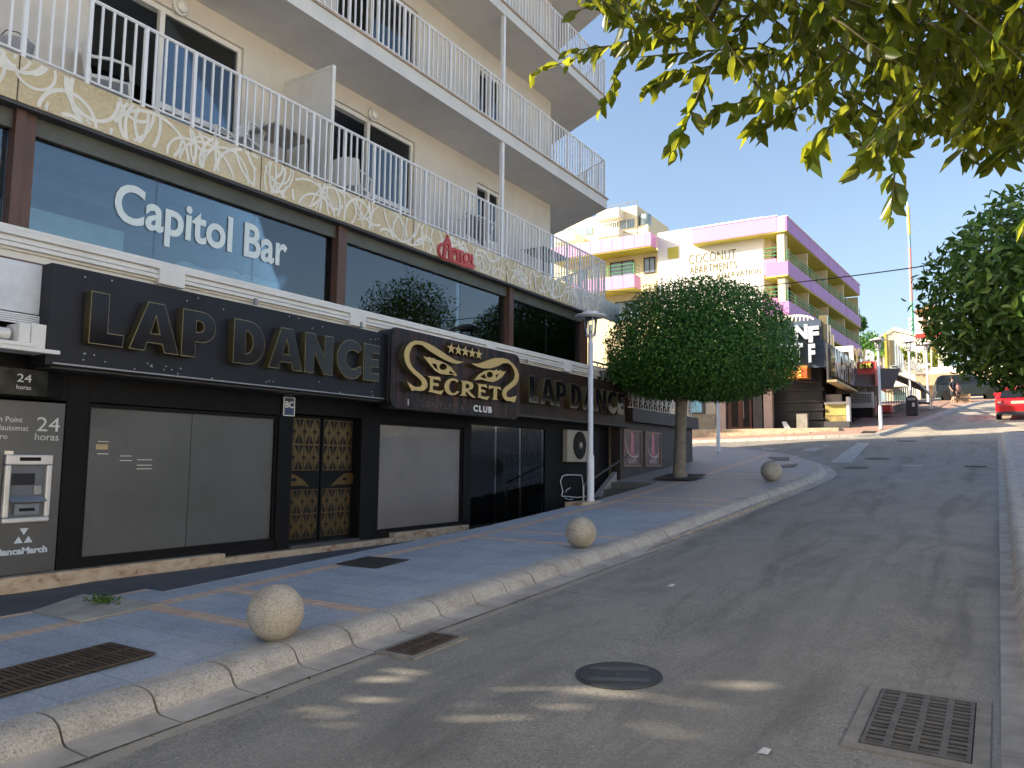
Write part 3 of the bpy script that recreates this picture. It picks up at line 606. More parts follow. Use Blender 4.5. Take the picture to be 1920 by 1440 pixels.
# terrace volume between the hotel and the corner wall
# ------------------------------------------------------------------ sign boards
HOL = {}
def letter(ch):
    if ch == 'L': return [[(0, 0), (.62, 0), (.62, .24), (.33, .24), (.33, 1), (0, 1)]], .66
    if ch == 'A': return [[(0, 0), (.30, 0), (.345, .17), (.655, .17), (.70, 0), (1, 0), (.67, 1), (.33, 1)], [(.41, .37), (.59, .37), (.5, .72)]], .98
    if ch == 'P': return [[(0, 0), (.31, 0), (.31, .33)]+arc(.42, .665, .33, .335, -90, 90)+[(0, 1)], [(.31, .55)]+arc(.38, .665, .10, .115, -90, 90, 8)+[(.31, .78)]], .78
    if ch == 'D': return [[(0, 0)]+arc(.36, .5, .46, .5, -90, 90)+[(0, 1)], [(.31, .24)]+arc(.33, .5, .17, .26, -90, 90, 8)+[(.31, .76)]], .86
    if ch == 'N': return [[(0, 0), (.29, 0), (.29, .52), (.61, 0), (.90, 0), (.90, 1), (.61, 1), (.61, .48), (.29, 1), (0, 1)]], .95
    if ch == 'C': return [arc(.5, .5, .5, .52, 40, 320, 26)+[(.86, .36)]+arc(.56, .5, .25, .25, 310, 50, 14)[0:]], .86
    if ch == 'E': return [[(0, 0), (.60, 0), (.60, .23), (.32, .23), (.32, .39), (.57, .39), (.57, .61), (.32, .61), (.32, .77), (.60, .77), (.60, 1), (0, 1)]], .64
def lap_sign(name, label, y0, y1, z0, z1, x0, x1, mat, words, h, zb, faces, depth=.055):
    t = thing(name, label, 'sign', (x1, y0, z0))
    MB().box(x0, x1, y0, y1, z0, z1).build('board', mat, t, bevel=.008)
    for wrd, ya, yb in words:
        tot = sum(letter(c)[1]+.07 for c in wrd)-.07; k = (yb-ya)/tot; y = ya
        for c in wrd:
            sp, w = letter(c); pl_ = [[(p[0]*k, p[1]*h) for p in q] for q in sp]
            lt = shape(pl_, 'letter', wall_m(x1+depth, y, zb), [m_rim2, m_goldside], t, depth)
            shape(pl_, 'letter_face', wall_m(x1+2*depth+.002, y, zb), [faces, m_goldside], lt,   .003, -.007)
            y += (w+.07)*k
    return t
XF1 = F+.28; L1 = lambda x, y, X=F+.39: PX(x, y, X)
d_ = lambda a, c, e: ((L1(*a)[1], L1(*c)[1]))
AA = [L1(172, 545), L1(408, 600), L1(440, 597), L1(714, 660)]; zbot = L1(165, 643)[2]; zh = L1(172, 545)[2]-zbot
B1 = [PX(98, 492, XF1), PX(735, 752, XF1)]
s1 = lap_sign('nightclub_sign', 'long black fascia sign reading LAP DANCE left of the gold emblem', B1[0][1], B1[1][1]+.1, B1[1][2], B1[0][2], F+.0, F+.28, m_sign, [('LAP', AA[0][1], AA[1][1]), ('DANCE', AA[2][1], AA[3][1])], zh, zbot, m_letter)
for i in range(36):
    b = MB()
    yy, zz = random.uniform(3.95, 8.4), random.choice([random.uniform(3.30, 3.42), random.uniform(2.50, 2.62)]); b.box(F+.28, F+.284, yy-.006, yy+.006, zz-.006, zz+.006); b.build('rivet', m_steel, s1)
b = MB()
for yy in (6.3, 8.2, 12.9): b.box(F+.03, F+.06, yy, yy+.04, 3.52, 3.60)
b.build('bracket', m_grey, s1)
L3 = lambda x, y: PX(x, y, F+.37); AA = [L3(992, 705), L3(1062, 722), L3(1070, 722), L3(1170, 742)]; zbot = L3(1000, 755)[2]; zh = L3(1000, 705)[2]-zbot; B3 = [PX(976, 680, F+.22), PX(1172, 798, F+.22)]
lap_sign('nightclub_sign', 'short rusty fascia sign reading LAP DANCE right of the gold emblem behind a lamp post', B3[0][1]-.5, B3[1][1], B3[1][2], B3[0][2], F+.0, F+.22, m_rust2, [('LAP', AA[0][1], AA[1][1]), ('DANCE', AA[2][1], AA[3][1])], zh, zbot, m_letter, .075)
# emblem sign
EX = F+.40
emb = thing('emblem_sign', 'rust streaked brown sign with gold eyes, five stars and the word Secrets', 'sign', (EX, 10.8, 2.37))
ry0, ry1, rz0, rz1 = 8.95, 12.73, 2.37, 3.66; rc = .16
rp = arc(ry0+rc, rz0+rc, rc, rc, 180, 270, 6)+arc(ry1-rc, rz0+rc, rc, rc, 270, 360, 6)+arc(ry1-rc, rz1-rc, rc, rc, 0, 90, 6)+arc(ry0+rc, rz1-rc, rc, rc, 90, 180, 6)
# sighted at the depth of the sign face so that its outline keeps the photograph's proportions
def Z5(pts): return [tuple(PX(730+x/7.385, 600+y/7.385, EX+.115)[1:]) for x, y in pts]
q = [PX(*p, EX) for p in ((735, 612), (975, 668), (972, 788), (732, 763))]
sy, ty = (q[1][1]-q[0][1])/(ry1-ry0), q[0][1]
rp = [(q[0][1]+(a-ry0)*(q[1][1]-q[0][1])/(ry1-ry0), q[3][2]+(c-rz0)*(q[0][2]-q[3][2])/(rz1-rz0)) for a, c in rp]
shape([rp], 'board', wall_m(EX-.15, 0, 0), [m_rust, m_black], emb, .15)
shape([rp], 'board_rim', wall_m(EX-.04, 0, 0), [m_black, m_dgrey], emb, .01, .012)
Sl = [(1030, 580), (920, 560), (820, 500), (720, 430), (620, 365), (520, 315), (440, 290), (360, 285), (290, 310), (240, 360), (210, 430), (205, 500), (220, 580), (260, 660), (320, 730), (390, 790), (440, 840), (455, 885), (440, 915), (400, 930), (345, 920), (300, 890), (245, 850), (310, 985), (360, 972), (430, 985), (490, 970), (525, 930), (530, 880), (505, 820), (450, 765), (380, 710), (320, 650), (285, 580), (275, 510), (285, 440), (310, 385), (345, 345), (400, 335), (460, 350), (520, 400), (590, 450), (690, 510), (780, 560), (880, 600), (960, 605)]
Sr = [(1135, 600), (1220, 605), (1310, 580), (1390, 545), (1480, 525), (1570, 525), (1650, 550), (1720, 610), (1770, 680), (1795, 760), (1785, 840), (1750, 900), (1690, 945), (1640, 980), (1620, 1020), (1630, 1060), (1670, 1075), (1720, 1060), (1765, 1045), (1735, 1145), (1680, 1125), (1620, 1120), (1580, 1080), (1560, 1020), (1575, 960), (1620, 915), (1680, 870), (1725, 820), (1740, 760), (1725, 690), (1690, 630), (1640, 595), (1580, 600), (1500, 640), (1400, 670), (1300, 670), (1210, 645)]
E1 = [(525, 775), (700, 790), (715, 850), (690, 835), (610, 820), (608, 865), (680, 880), (685, 920), (606, 905), (602, 965), (690, 985), (755, 970), (720, 1035), (540, 990), (560, 975), (565, 800)]
E2 = [(1205+(x-525)*.8, 880+(y-775)*.88) for x, y in E1]
Cc = arc(875, 925, 112, 118, -40, -325, 22)+arc(890, 925, 62, 88, -322, -42, 18)
Rr_ = [(990, 840), (1090, 845), (1150, 870), (1170, 920), (1140, 960), (1100, 975), (1150, 1030), (1200, 1078), (1160, 1075), (1110, 1040), (1060, 982), (1055, 1030), (1080, 1055), (975, 1045), (1005, 1020), (1010, 865)]
Rh = [(1058, 885), (1100, 890), (1112, 920), (1095, 945), (1058, 945)]
Tt = [(1375, 905), (1540, 930), (1555, 980), (1525, 955), (1495, 950), (1490, 1080), (1505, 1110), (1420, 1100), (1440, 1075), (1445, 945), (1400, 945), (1380, 965)]
eL = [[(470, 500), (520, 520), (560, 510), (575, 530), (620, 525), (640, 548), (690, 560), (780, 600), (860, 660), (940, 765), (915, 775), (860, 755), (780, 757), (700, 742), (630, 700), (580, 640), (540, 590)], [(590, 600), (650, 610), (675, 695), (625, 660)], arc(745, 648, 52, 46, 0, 340, 14), [(845, 700), (905, 755), (820, 738)]]
eR = [[(1170, 835), (1230, 760), (1300, 715), (1380, 690), (1450, 700), (1490, 680), (1505, 705), (1545, 690), (1560, 712), (1615, 710), (1570, 780), (1510, 830), (1440, 858), (1360, 850), (1280, 825)], [(1260, 785), (1320, 745), (1345, 815), (1300, 805)], arc(1390, 757, 42, 42, 0, 340, 14), [(1470, 765), (1520, 740), (1480, 805)]]
for nm, sps in (('gold_letter', [Sl]), ('gold_letter', [E1]), ('gold_letter', [Cc]), ('gold_letter', [Rr_, Rh]), ('gold_letter', [E2]), ('gold_letter', [Tt]), ('gold_letter', [Sr]), ('gold_eye', eL), ('gold_eye', eR)):
    shape([Z5(s) for s in sps], nm, wall_m(EX+.06, 0, 0), [m_gold, m_goldside], emb, .055)
for cx_, cy_ in ((887, 392), (985, 414), (1080, 434), (1175, 456), (1265, 476)):
    c = Z5([(cx_, cy_)])[0]; pts = [(c[0]+(.115 if k % 2 == 0 else .045)*math.sin(k*math.pi/5), c[1]+(.10 if k % 2 == 0 else .04)*math.cos(k*math.pi/5)) for k in range(10)]
    shape([pts], 'gold_star', wall_m(EX+.04, 0, 0), [m_gold, m_goldside], emb, .035)
c = Z5([(330, 1175)])[0]; text('I', 'small_lettering', .13, wall_m(EX+.004, c[0], c[1]), M('faded_silver', (.42, .42, .42), .4), emb, .004, .004)
c = Z5([(490, 1190)])[0]; c2 = Z5([(1190, 1250)])[0]; text('GENTLEMAN', 'small_lettering', .13, wall_m(EX+.004, c[0], c[1]), M('worn_print', (.085, .07, .065), .4, var=.8, scale=9), emb, .002, 0, c2[0]-c[0], 'LEFT', 1.4)
c = Z5([(1240, 1258)])[0]; c2 = Z5([(1490, 1285)])[0]; text('CLUB', 'small_lettering', .145, wall_m(EX+.004, c[0], c[1]), M('sign_white', (.75, .75, .75), .4), emb, .004, .005, c2[0]-c[0], 'LEFT', 1.3)
# red hotel sign on the mosaic band
rs = thing('hotel_name_sign', 'small red cut-out sign reading Capitol fixed on the gold mosaic band', 'sign', (F, 11.7, 5.05))
def Z6(pts): return [tuple(PX(810+x/11.9, 430+y/11.9, F+.04)[1:]) for x, y in pts]
for nm, sp in (('letter', [[(270, 310), (215, 305), (165, 345), (140, 420), (145, 500), (170, 570), (215, 640), (245, 650), (205, 570), (185, 490), (185, 420), (205, 370), (270, 360)]]),
    ('letter', [[(245, 655), (280, 380), (290, 290), (320, 230), (345, 175), (360, 115), (380, 180), (405, 235), (425, 320), (440, 420), (460, 700), (400, 690), (385, 610), (385, 470), (325, 450), (325, 540), (310, 640)], [(325, 420), (380, 435), (378, 370), (350, 320), (330, 350)]]),
    ('letter', [[(455, 430), (500, 405), (545, 430), (550, 500), (530, 560), (490, 565), (480, 700), (455, 700)], [(485, 460), (515, 470), (515, 530), (485, 530)]]),
    ('letter', [[(565, 440), (715, 490), (710, 540), (675, 535), (670, 735), (635, 725), (640, 520), (600, 505), (600, 720), (565, 700)]]),
    ('letter', [arc(790, 640, 85, 118, 0, 350, 24), arc(790, 640, 48, 82, 0, 350, 20)]), ('letter', [[(885, 560), (922, 575), (918, 790), (880, 790)]]),
    ('base_bar', [[(230, 620), (470, 690), (740, 752), (965, 790), (945, 880), (700, 815), (460, 725), (240, 660)]])):
    shape([Z6(q_) for q_ in sp], nm, wall_m(F+.03, 0, 0), m_redp, rs, .012)
    shape([Z6(sp[0])], nm+'_backing', wall_m(F+.012, 0, 0), M('sign_pink_edge', (.62, .30, .24), .5), rs, .004, .012)
# BC plates
bcp = thing('licence_plate_sign', 'small blue BC plate on the black pier by the gold doors', 'plate', (SX, 7.03, 2.18))
MB().box(SX, SX+.012, 6.98, 7.15, 2.17, 2.40).build('plate', M('plate_blue', (.02, .05, .12), .4), bcp, bevel=.01); text('BC', 'lettering', .12, wall_m(SX+.014, 7.065, 2.27), m_plast, bcp, .001, .002, None, 'CENTER')
b = MB(); b.box(SX, SX+.015, 6.97, 7.16, 2.40, 2.41); b.box(SX, SX+.015, 6.97, 7.16, 2.16, 2.17); b.box(SX, SX+.015, 6.97, 6.98, 2.17, 2.40); b.box(SX, SX+.015, 7.15, 7.16, 2.17, 2.40); b.build('rim', m_plast, bcp)
bcp = thing('licence_plate_sign', 'worn grey RE plate right above the blue BC plate', 'plate', (SX, 7.03, 2.43))
MB().box(SX, SX+.01, 6.98, 7.15, 2.425, 2.49).build('plate', m_dgrey, bcp); text('RE', 'lettering', .075, wall_m(SX+.012, 7.065, 2.435), m_grey, bcp, .001, 0, None, 'CENTER')
# ------------------------------------------------------------------ cash machine
atm = thing('cash_machine', 'grey and silver cash machine set in a panel beside the roller screened window', 'cash machine', (SX, 3.4, .46))
m_atmp = M('atm_panel', (.085, .088, .095), .35, metal=.4, var=.2, scale=1.0)
MB().box(SX-.2, SX, 1.8, 4.16, .46, 2.16).build('panel', m_atmp, atm, bevel=.005)
def at(px, py, X=SX): return PX(px, py, X)
a0 = at(12, 852); a1 = at(96, 853); a2 = at(5, 983); a3 = at(90, 975)
y0, y1, z0, z1 = a0[1]-.02, a1[1], a3[2]-.01, a1[2]
b = MB(); e = .055
b.box(SX, SX+.05, y0, y1, z1-.10, z1); b.box(SX, SX+.05, y0, y0+e, z0+.05, z1-.10); b.box(SX, SX+.05, y1-e, y1, z0+.05, z1-.10); b.box(SX, SX+.05, y0, y1, z0, z0+.05)
b.build('surround', M('atm_silver', (.55, .55, .56), .35, metal=.4), atm, bevel=.012)
b = MB(); b.box(SX, SX+.012, y0+e, y1-e, z0+.05, z1-.10); b.build('recess', M('atm_recess', (.10, .115, .14), .4), atm)
b = MB(); b.box(SX+.012, SX+.016, y0+e+.02, y1-e-.09, z0+.36, z1-.18); b.build('screen', M('atm_screen', (.012, .016, .025), .3, spec=.2), atm)
b = MB(); b.prism([(SX+.012, y0+e, z0+.20), (SX+.10, y0+e, z0+.20), (SX+.012, y0+e, z0+.26)], (0, y1-y0-2*e, 0)); b.build('keypad_shelf', M('atm_blue', (.16, .19, .24), .4), atm)
b = MB(); b.box(SX+.012, SX+.05, y0+e+.05, y1-e-.05, z0+.08, z0+.18); b.box(SX+.05, SX+.052, y0+e+.09, y1-e-.09, z0+.11, z0+.14, 1); b.build('cash_slot', [M('atm_blue', (.1, .1, .1)), m_hole], atm)
MB().box(SX+.012, SX+.03, y1-e-.10, y1-e-.03, z0+.27, z0+.35).build('card_reader', m_grey, atm); MB().box(SX+.05, SX+.055, y0+.12, y1-.12, z1-.06, z1-.025).build('camera_slot', m_hole, atm)
m_prt = M('print_white', (.6, .6, .58), .5)
for s, px, py, sz in (('Cash Point', 42, 792, .074), ('Geldautomat', 53, 808, .074), ('Dinero', 14, 823, .074)):
    p = at(px, py); text(s, 'lettering', sz, wall_m(SX+.002, p[1], p[2]), m_prt, atm, .001, 0, None, 'RIGHT')
p = at(68, 808); text('24', 'lettering', .20, wall_m(SX+.002, p[1], p[2]), m_prt, atm, .001, 0, .22); p = at(65, 825); text('horas', 'lettering', .10, wall_m(SX+.002, p[1], p[2]), m_prt, atm, .001, 0, .225)
p = at(88, 1034); text('BancaMarch', 'lettering', .085, wall_m(SX+.002, p[1]-.46, p[2]), M('bank_blue_white', (.52, .6, .7), .5), atm, .001, .004, .46)
b = MB(); p = at(43, 1018); u = .05
for (dx, dz, f_) in ((-.045, 0, 1), (.045, 0, 1), (0, .075, -1)):
    b.add([(SX+.003, p[1]+dx-u*.8, p[2]+dz+(0 if f_ > 0 else .065)), (SX+.003, p[1]+dx+u*.8, p[2]+dz+(0 if f_ > 0 else .065)), (SX+.003, p[1]+dx, p[2]+dz+(.065 if f_ > 0 else 0))], [(0, 1, 2)])
b.build('emblem', MC['bank_blue_white'], atm)
b = MB(); b.box(SX, SX+.18, 1.8, 3.88, 2.17, 2.42); b.prism([(SX, 3.88, 2.17), (SX+.18, 3.88, 2.17), (SX, 4.12, 2.17)], (0, 0, .25)); b.build('light_box', M('atm_black', (.016, .016, .017), .12), atm)
p = at(42, 738, SX+.18); text('24', 'lettering', .11, wall_m(SX+.183, 3.60, 2.295), m_prt, atm, .001, 0, .13); text('horas', 'lettering', .06, wall_m(SX+.183, 3.60, 2.225), m_prt, atm, .001, 0, .13)
for i, s in enumerate(('Cash Point', 'Geldautomat', 'Dinero')): text(s, 'lettering', .055, wall_m(SX+.183, 3.15, 2.35-.065*i), m_grey, atm, .001)
b = MB(); b.box(SX, SX+.004, 3.62, 3.70, 1.60, 1.64); b.build('sticker', m_steel, atm)
# white awning at the far left
aw = thing('awning', 'white roller awning with cassette and arm at the far left above the cash machine', 'awning', (F, 3, 2.6))
b = MB(); b.box(F+.02, F+.10, 1.0, 3.84, 2.95, 3.44); b.build('valance', M('awning_white', (.62, .66, .72), .6), aw, bevel=.01)
b = MB()
for k in range(5): b.tube([(F+.11, 1.0, 2.93-.02*k), (F+.11, 3.83, 2.93-.02*k)], .009, 6)
b.build('trim', m_rail, aw)
b = MB(); b.tube([(F+.17, 1.0, 2.72), (F+.17, 3.45, 2.72)], .055, 12); b.box(F+.04, F+.30, 3.48, 3.58, 2.62, 2.82); b.box(F+.05, F+.26, 3.6, 3.82, 2.6, 2.84); b.box(F+.04, F+.34, 1.0, 3.84, 2.56, 2.60); b.box(F+.3, F+.34, 1.0, 3.6, 2.60, 2.64); b.build('roller', m_white, aw, bevel=.008)
b = MB(); b.box(F+.0, F+.02, 1.0, 3.86, 3.44, 3.475); b.build('rail', m_brown, aw)
# ------------------------------------------------------------------ right end of the shopfront
ac = thing('air_conditioner', 'beige air conditioner unit with round fan on the black wall behind the lamp post', 'air conditioner', (SX, 15.4, 1.55))
b = MB(); b.box(SX-.02, SX+.10, 14.75, 15.85, 1.58, 2.28); b.build('casing', M('ac_beige', (.33, .30, .25), .5, var=.15), ac, bevel=.01)
b = MB(); b.lathe([(.30, 0), (.31, .01), (.29, .02), (0, .012)], n=32); b.xf(wall_m(SX+.10, 15.32, 1.95)); b.build('fan_grille', m_hole, ac, True)
b = MB()
for r_ in (.08, .14, .2, .26): b.tube([(SX+.128, 15.32+r_*math.cos(R(a)), 1.95+r_*math.sin(R(a))) for a in range(0, 361, 15)], .004, 4)
for a in range(0, 180, 30): b.tube([(SX+.128, 15.32-.28*math.cos(R(a)), 1.95-.28*math.sin(R(a))), (SX+.128, 15.32+.28*math.cos(R(a)), 1.95+.28*math.sin(R(a)))], .004, 4)
b.build('fan_guard', m_dgrey, ac)
b = MB(); b.lathe([(.075, 0), (.07, .03), (0, .035)], n=16); b.xf(wall_m(SX+.115, 15.32, 1.95)); b.build('hub', M('ac_beige', (1, 1, 1)), ac, True)
b = MB(); b.tube([(-7.15, 14.0, .33), (-7.15, 14.0, 1.12)], .022, 8, 0); b.tube([(-7.15, 14.0, 1.12), (-7.22, 16.4, 1.75)], .022, 8, 1)
o = b.build('handrail', [m_steel, m_dgrey]); tag(o, 'steel handrail rising beside the sunken steps at the black wall', 'handrail')
def gr(pts): return [(SX+.006, PX(980+x/5.538, 680+y/5.538, SX)[1], PX(980+x/5.538, 680+y/5.538, SX)[2]) for x, y in pts]
b = MB(); b.tube(gr([(400, 1380), (415, 1340), (400, 1280), (390, 1230), (410, 1180), (450, 1165), (540, 1165), (610, 1170), (620, 1220), (622, 1300), (630, 1370), (655, 1390), (560, 1400), (470, 1390), (405, 1385)]), .012, 6); b.tube(gr([(445, 1345), (455, 1320), (490, 1300)]), .012, 6); b.tube(gr([(430, 1400), (470, 1420), (520, 1420)]), .010, 6)
b.build('graffiti', M('graffiti_white', (.6, .62, .66), .6), hotel)
# sunken steps and their stringer
stp = thing('stone_steps', 'dark stone steps climbing out of the sunken forecourt beside the street tree', 'steps', (-7.3, 15.5, .32))
b = MB(); n = 5
for i in range(n): b.box(-7.85, -6.73, 14.9+.42*i, 17.0, .32+.16*i, .32+.16*(i+1))
b.build('step', M('step_stone', (.12, .12, .115), .8, var=.3), stp, bevel=.01)
b = MB(); b.prism([(-7.86, 14.9, .32), (-7.86, 16.9, 1.35), (-7.86, 16.9, 1.15), (-7.86, 15.3, .32)], (.12, 0, 0)); b.build('stringer', M('stringer_stone', (.26, .26, .27), .7), stp)
MB().box(SX-.25, SX-.18, 16.6, 17.43, .5, 2.44).build('side_door', m_blackwall, hotel)
# terrace wall with ornate railing
tw = thing('terrace_wall', 'dark brown terrace wall with two posters running to the corner', 'wall', (F, 20, 1.2))
m_tw = M('terrace_paint', (.030, .022, .021), .55, var=.3, streak=.4)
b = MB(); b.box(F-.25, F, 17.45, 22.73, .6, 2.62); b.box(F-.25, F-.26-8, 22.48, 22.73, .6, 2.62)
b.build('wall', m_tw, tw, bevel=.005)
b = MB(); b.box(F-.10, F+.16, 17.86, 22.85, 2.60, 2.95); b.box(F+.16, F+.19, 17.86, 22.85, 2.60, 2.63); b.box(F-8, F-.10, 22.5, 22.85, 2.60, 2.95); b.build('overhang', m_tw, tw, bevel=.005)
b = MB()
for z in (1.35, 1.9): b.box(F, F+.004, 20.4, 22.7, z, z+.006)
b.build('groove', m_dgrey, tw)
MB().box(F-8, F-.05, 17.5, 22.6, 2.70, 2.93).build('terrace_floor', m_dgrey, tw)
def ornate(name, label, y0, y1, z0, z1, X):
    t = thing(name, label, 'railing', (X, y0, z0)); b = MB(); b.box(X-.02, X+.02, y0, y1, z1-.04, z1); b.box(X-.012, X+.012, y0, y1, z0, z0+.025); b.box(X-.012, X+.012, y0, y1, z1-.13, z1-.11); b.build('rail', m_white, t)
    y = y0+.12; b = MB(); k = 0
    while y < y1-.05:
        if k % 2: b.box(X-.01, X+.01, y-.012, y+.012, z0, z1-.04)
        else:
            r_ = min(.15, (z1-z0)*.26); zc = (z0+z1)/2-.04; sp = [(X, y+(r_-.022*a/100)*math.cos(R(a)), zc+(r_-.022*a/100)*math.sin(R(a))) for a in range(-90, 500, 25)]; b.tube(sp, .012, 5)
            b.tube([(X, y, z0), (X, y, zc-r_)], .01, 5); b.tube([(X, y, zc+r_), (X, y, z1-.12)], .01, 5)
        y += .17; k += 1
    b.build('scroll', m_white, t); return t
ornate('ornate_railing', 'white wrought iron railing with scrolls on top of the terrace wall', 17.9, 22.75, 2.96, 3.62, F+.02)
ornate('ornate_railing', 'short white scroll railing on the bar terrace right of the lamp post', 16.3, 18.4, 3.50, 3.98, F-.2)
b = MB(); b.box(F-1.8, F-1.7, 16, 18.5, 3.5, 5.0); b.box(F-1.75, F-.1, 18.4, 18.5, 2.95, 4.0); b.build('terrace_back_wall', M('terrace_brown', (.09, .035, .025), .6), hotel)
# posters
for i, (y0, y1) in enumerate(((17.62, 18.72), (18.98, 20.12))):
    t = thing('poster', 'pink dancer poster in a wooden frame on the terrace wall, '+('next to the dark doorway' if i == 0 else 'nearer the tree trunk'), 'poster', (F, y0, 1.47), 'framed dancer posters')
    z0, z1 = 1.47, 2.40; fr = MB(); e = .05
    fr.box(F, F+.03, y0, y1, z1-e, z1); fr.box(F, F+.03, y0, y1, z0, z0+e); fr.box(F, F+.03, y0, y0+e, z0+e, z1-e); fr.box(F, F+.03, y1-e, y1, z0+e, z1-e); fr.build('frame', M('poster_wood', (.22, .13, .10), .5), t)
    MB().box(F, F+.012, y0+e, y1-e, z0+e, z1-e).build('sheet', M('poster_brown', (.10, .06, .06), .4, var=.3), t)
    c = (y0+y1)/2; m_pk = M('poster_pink', (.55, .16, .25), .5, var=.3, scale=6)
    shape([[(c-.09, z1-.06), (c+.07, z1-.06), (c+.06, 2.2), (c+.09, 2.08), (c+.07, 1.95), (c+.12, 1.8), (c+.05, 1.72), (c-.02, 1.9), (c-.06, 1.75), (c-.11, 1.86), (c-.10, 2.05), (c-.06, 2.18)]], 'dancer_print', wall_m(F+.0135, 0, 0), m_pk, t, .0008)
    b = MB()
    for k in range(9): b.tube([(F+.014, c-.46+.09*k*(.4), 2.2-.06*k), (F+.014, c-.38+.05*k, 1.86-.02*k), (F+.014, c-.2+.04*k, 1.76-.01*k), (F+.014, c+.1+.04*k, 1.74), (F+.014, c+.30+.015*k, 1.8+.012*k)], .006, 4)
    b.build('ribbon_print', M('poster_pale', (.55, .42, .45), .5), t)
    text('SECRETS', 'lettering', .14, wall_m(F+.0145, c, 1.56), M('poster_pale', (1, 1, 1)), t, .0008, .003, .5, 'CENTER')
# ------------------------------------------------------------------ balcony furniture
def chair(loc, rot, label):
    t = thing('plastic_chair', label, 'chair', (0, 0, 0), 'white plastic chairs on the balcony')
    b = MB(); b.box(-.22, .22, -.22, .22, .41, .44); b.build('seat', m_plast, t, bevel=.01)
    b = MB(); n = 8; vs = []
    for i in range(n+1):
        a = -1+2*i/n; yb = .24-.06*a*a
        for z in (.42, .62, .82+.03*(1-a*a)): vs.append((a*.23, yb+(z-.42)*.18, z))
    b.add(vs, [(i*3+j, (i+1)*3+j, (i+1)*3+j+1, i*3+j+1) for i in range(n) for j in range(2)])
    o = b.build('backrest', m_plast, t); sm_ = o.modifiers.new('s', 'SOLIDIFY'); sm_.thickness = .015
    for sx in (-1, 1):
        for sy in (-1, 1): MB().tube([(sx*.21, sy*.2, .42), (sx*.25, sy*.25, 0)], .018, 6).build('leg', m_plast, t)
        MB().tube([(sx*.24, .24, .64), (sx*.26, 0, .65), (sx*.25, -.2, .62), (sx*.24, -.22, .42)], .02, 6).build('armrest', m_plast, t)
    t.location = loc; t.rotation_euler.z = rot; return t
chair((-8.66, 4.75, 5.49), R(150), 'white plastic chair by the open balcony door at the far left'); chair((-8.68, 6.6, 5.49), R(20), 'white plastic chair below the blue balcony glass door'); chair((-8.66, 8.75, 5.49), R(200), 'white plastic chair just right of the white divider panel')
def table(loc, label, w, d, mt):
    t = thing('balcony_table', label, 'table', loc)
    x, y, z = loc; MB().box(x-w/2, x+w/2, y-d/2, y+d/2, z+.68, z+.71).build('table_top', mt, t, bevel=.006)
    for sx in (-1, 1):
        for sy in (-1, 1): MB().tube([(x+sx*(w/2-.05), y+sy*(d/2-.05), z+.68), (x+sx*(w/2-.03), y+sy*(d/2-.03), z)], .016, 6).build('leg', m_dgrey, t)
table((-8.5, 7.15, 5.49), 'grey balcony table with a pale top against the white divider panel', .6, .7, M('table_pale', (.45, .42, .38), .4)); table((-8.4, 14.6, 5.49), 'dark glass balcony table near the right end of the first balcony', .6, 1.2, glass('table_glass', (.4, .5, .55), .2))
b = MB(); b.lathe([(.0, 0), (.13, 0), (.155, .26), (.165, .27), (.155, .275), (.145, .26), (0, .22)], (-8.25, 3.55, 5.49), 20)
t = thing('bucket', 'pale grey bucket standing behind the railing at the far left', 'bucket', (-8.25, 3.55, 5.49)); b.build('body', M('bucket_grey', (.42, .44, .5), .4), t, True)
MB().tube([(-8.25, 3.39, 5.75), (-8.25, 3.45, 5.85), (-8.25, 3.55, 5.88), (-8.25, 3.65, 5.85), (-8.25, 3.71, 5.75)], .006, 5).build('handle', m_dgrey, t)
t = thing('drying_rack', 'folding clothes rack with dark laundry on the first balcony', 'drying rack', (-8.3, 11.5, 5.49)); b = MB()
for s in (-1, 1): b.tube([(-8.3+s*.25, 10.9, 5.5), (-8.3-s*.25, 11.2, 6.15), (-8.3-s*.25, 12.0, 6.15), (-8.3+s*.25, 12.3, 5.5)], .012, 5)
for k in range(6): b.tube([(-8.5+.08*k, 11.2, 6.15), (-8.5+.08*k, 12.0, 6.15)], .005, 4)
b.build('frame', m_white, t); b = MB()
for (ya, yb, x) in ((11.2, 11.5, -8.15), (11.55, 11.8, -8.2), (11.82, 12.0, -8.3)):
    for i in range(6): y = ya+(yb-ya)*i/6; y2 = ya+(yb-ya)*(i+1)/6; b.add([(x+.02*math.sin(i), y, 5.75), (x+.02*math.sin(i+1), y2, 5.72), (x, y2, 6.16), (x, y, 6.16)], [(0, 1, 2, 3)])
b.build('laundry', M('laundry', (.12, .11, .13), .9, var=.6, scale=6), t)

# ================================================================== STREET FURNITURE
# granite balls
def ball(name): return MB()
bt = None
for i, (px, lab) in enumerate((((515, 1198), 'nearest granite ball on the kerb, in front of the roller screened window'), ((1089, 1026), 'granite ball on the kerb between the nearest one and the street tree'), ((1447, 902), 'darker granite ball on the corner apron by the crossing'))):
    p = PG(*px, .13); r_ = [.200, .195, .235][i]
    if i == 0:
        n, k = 32, 16; prof = [(max(.001, r_*math.sin(math.pi*j/k)), r_-r_*math.cos(math.pi*j/k)) for j in range(k+1)]
        mb = MB().lathe(prof, (0, 0, 0), n); bt = tag(mb.build('stone_ball', m_gran, None, True), lab, 'bollard', 'granite ball bollards along the kerb'); bt.location = (p[0], p[1], g(p[0], p[1])+.115)
    else:
        o = bt.copy(); col.objects.link(o); o['label'] = lab; o.location = (p[0], p[1], g(p[0], p[1])+.115); o.scale = (r_/.2,)*3; o.rotation_euler.z = i*2.0
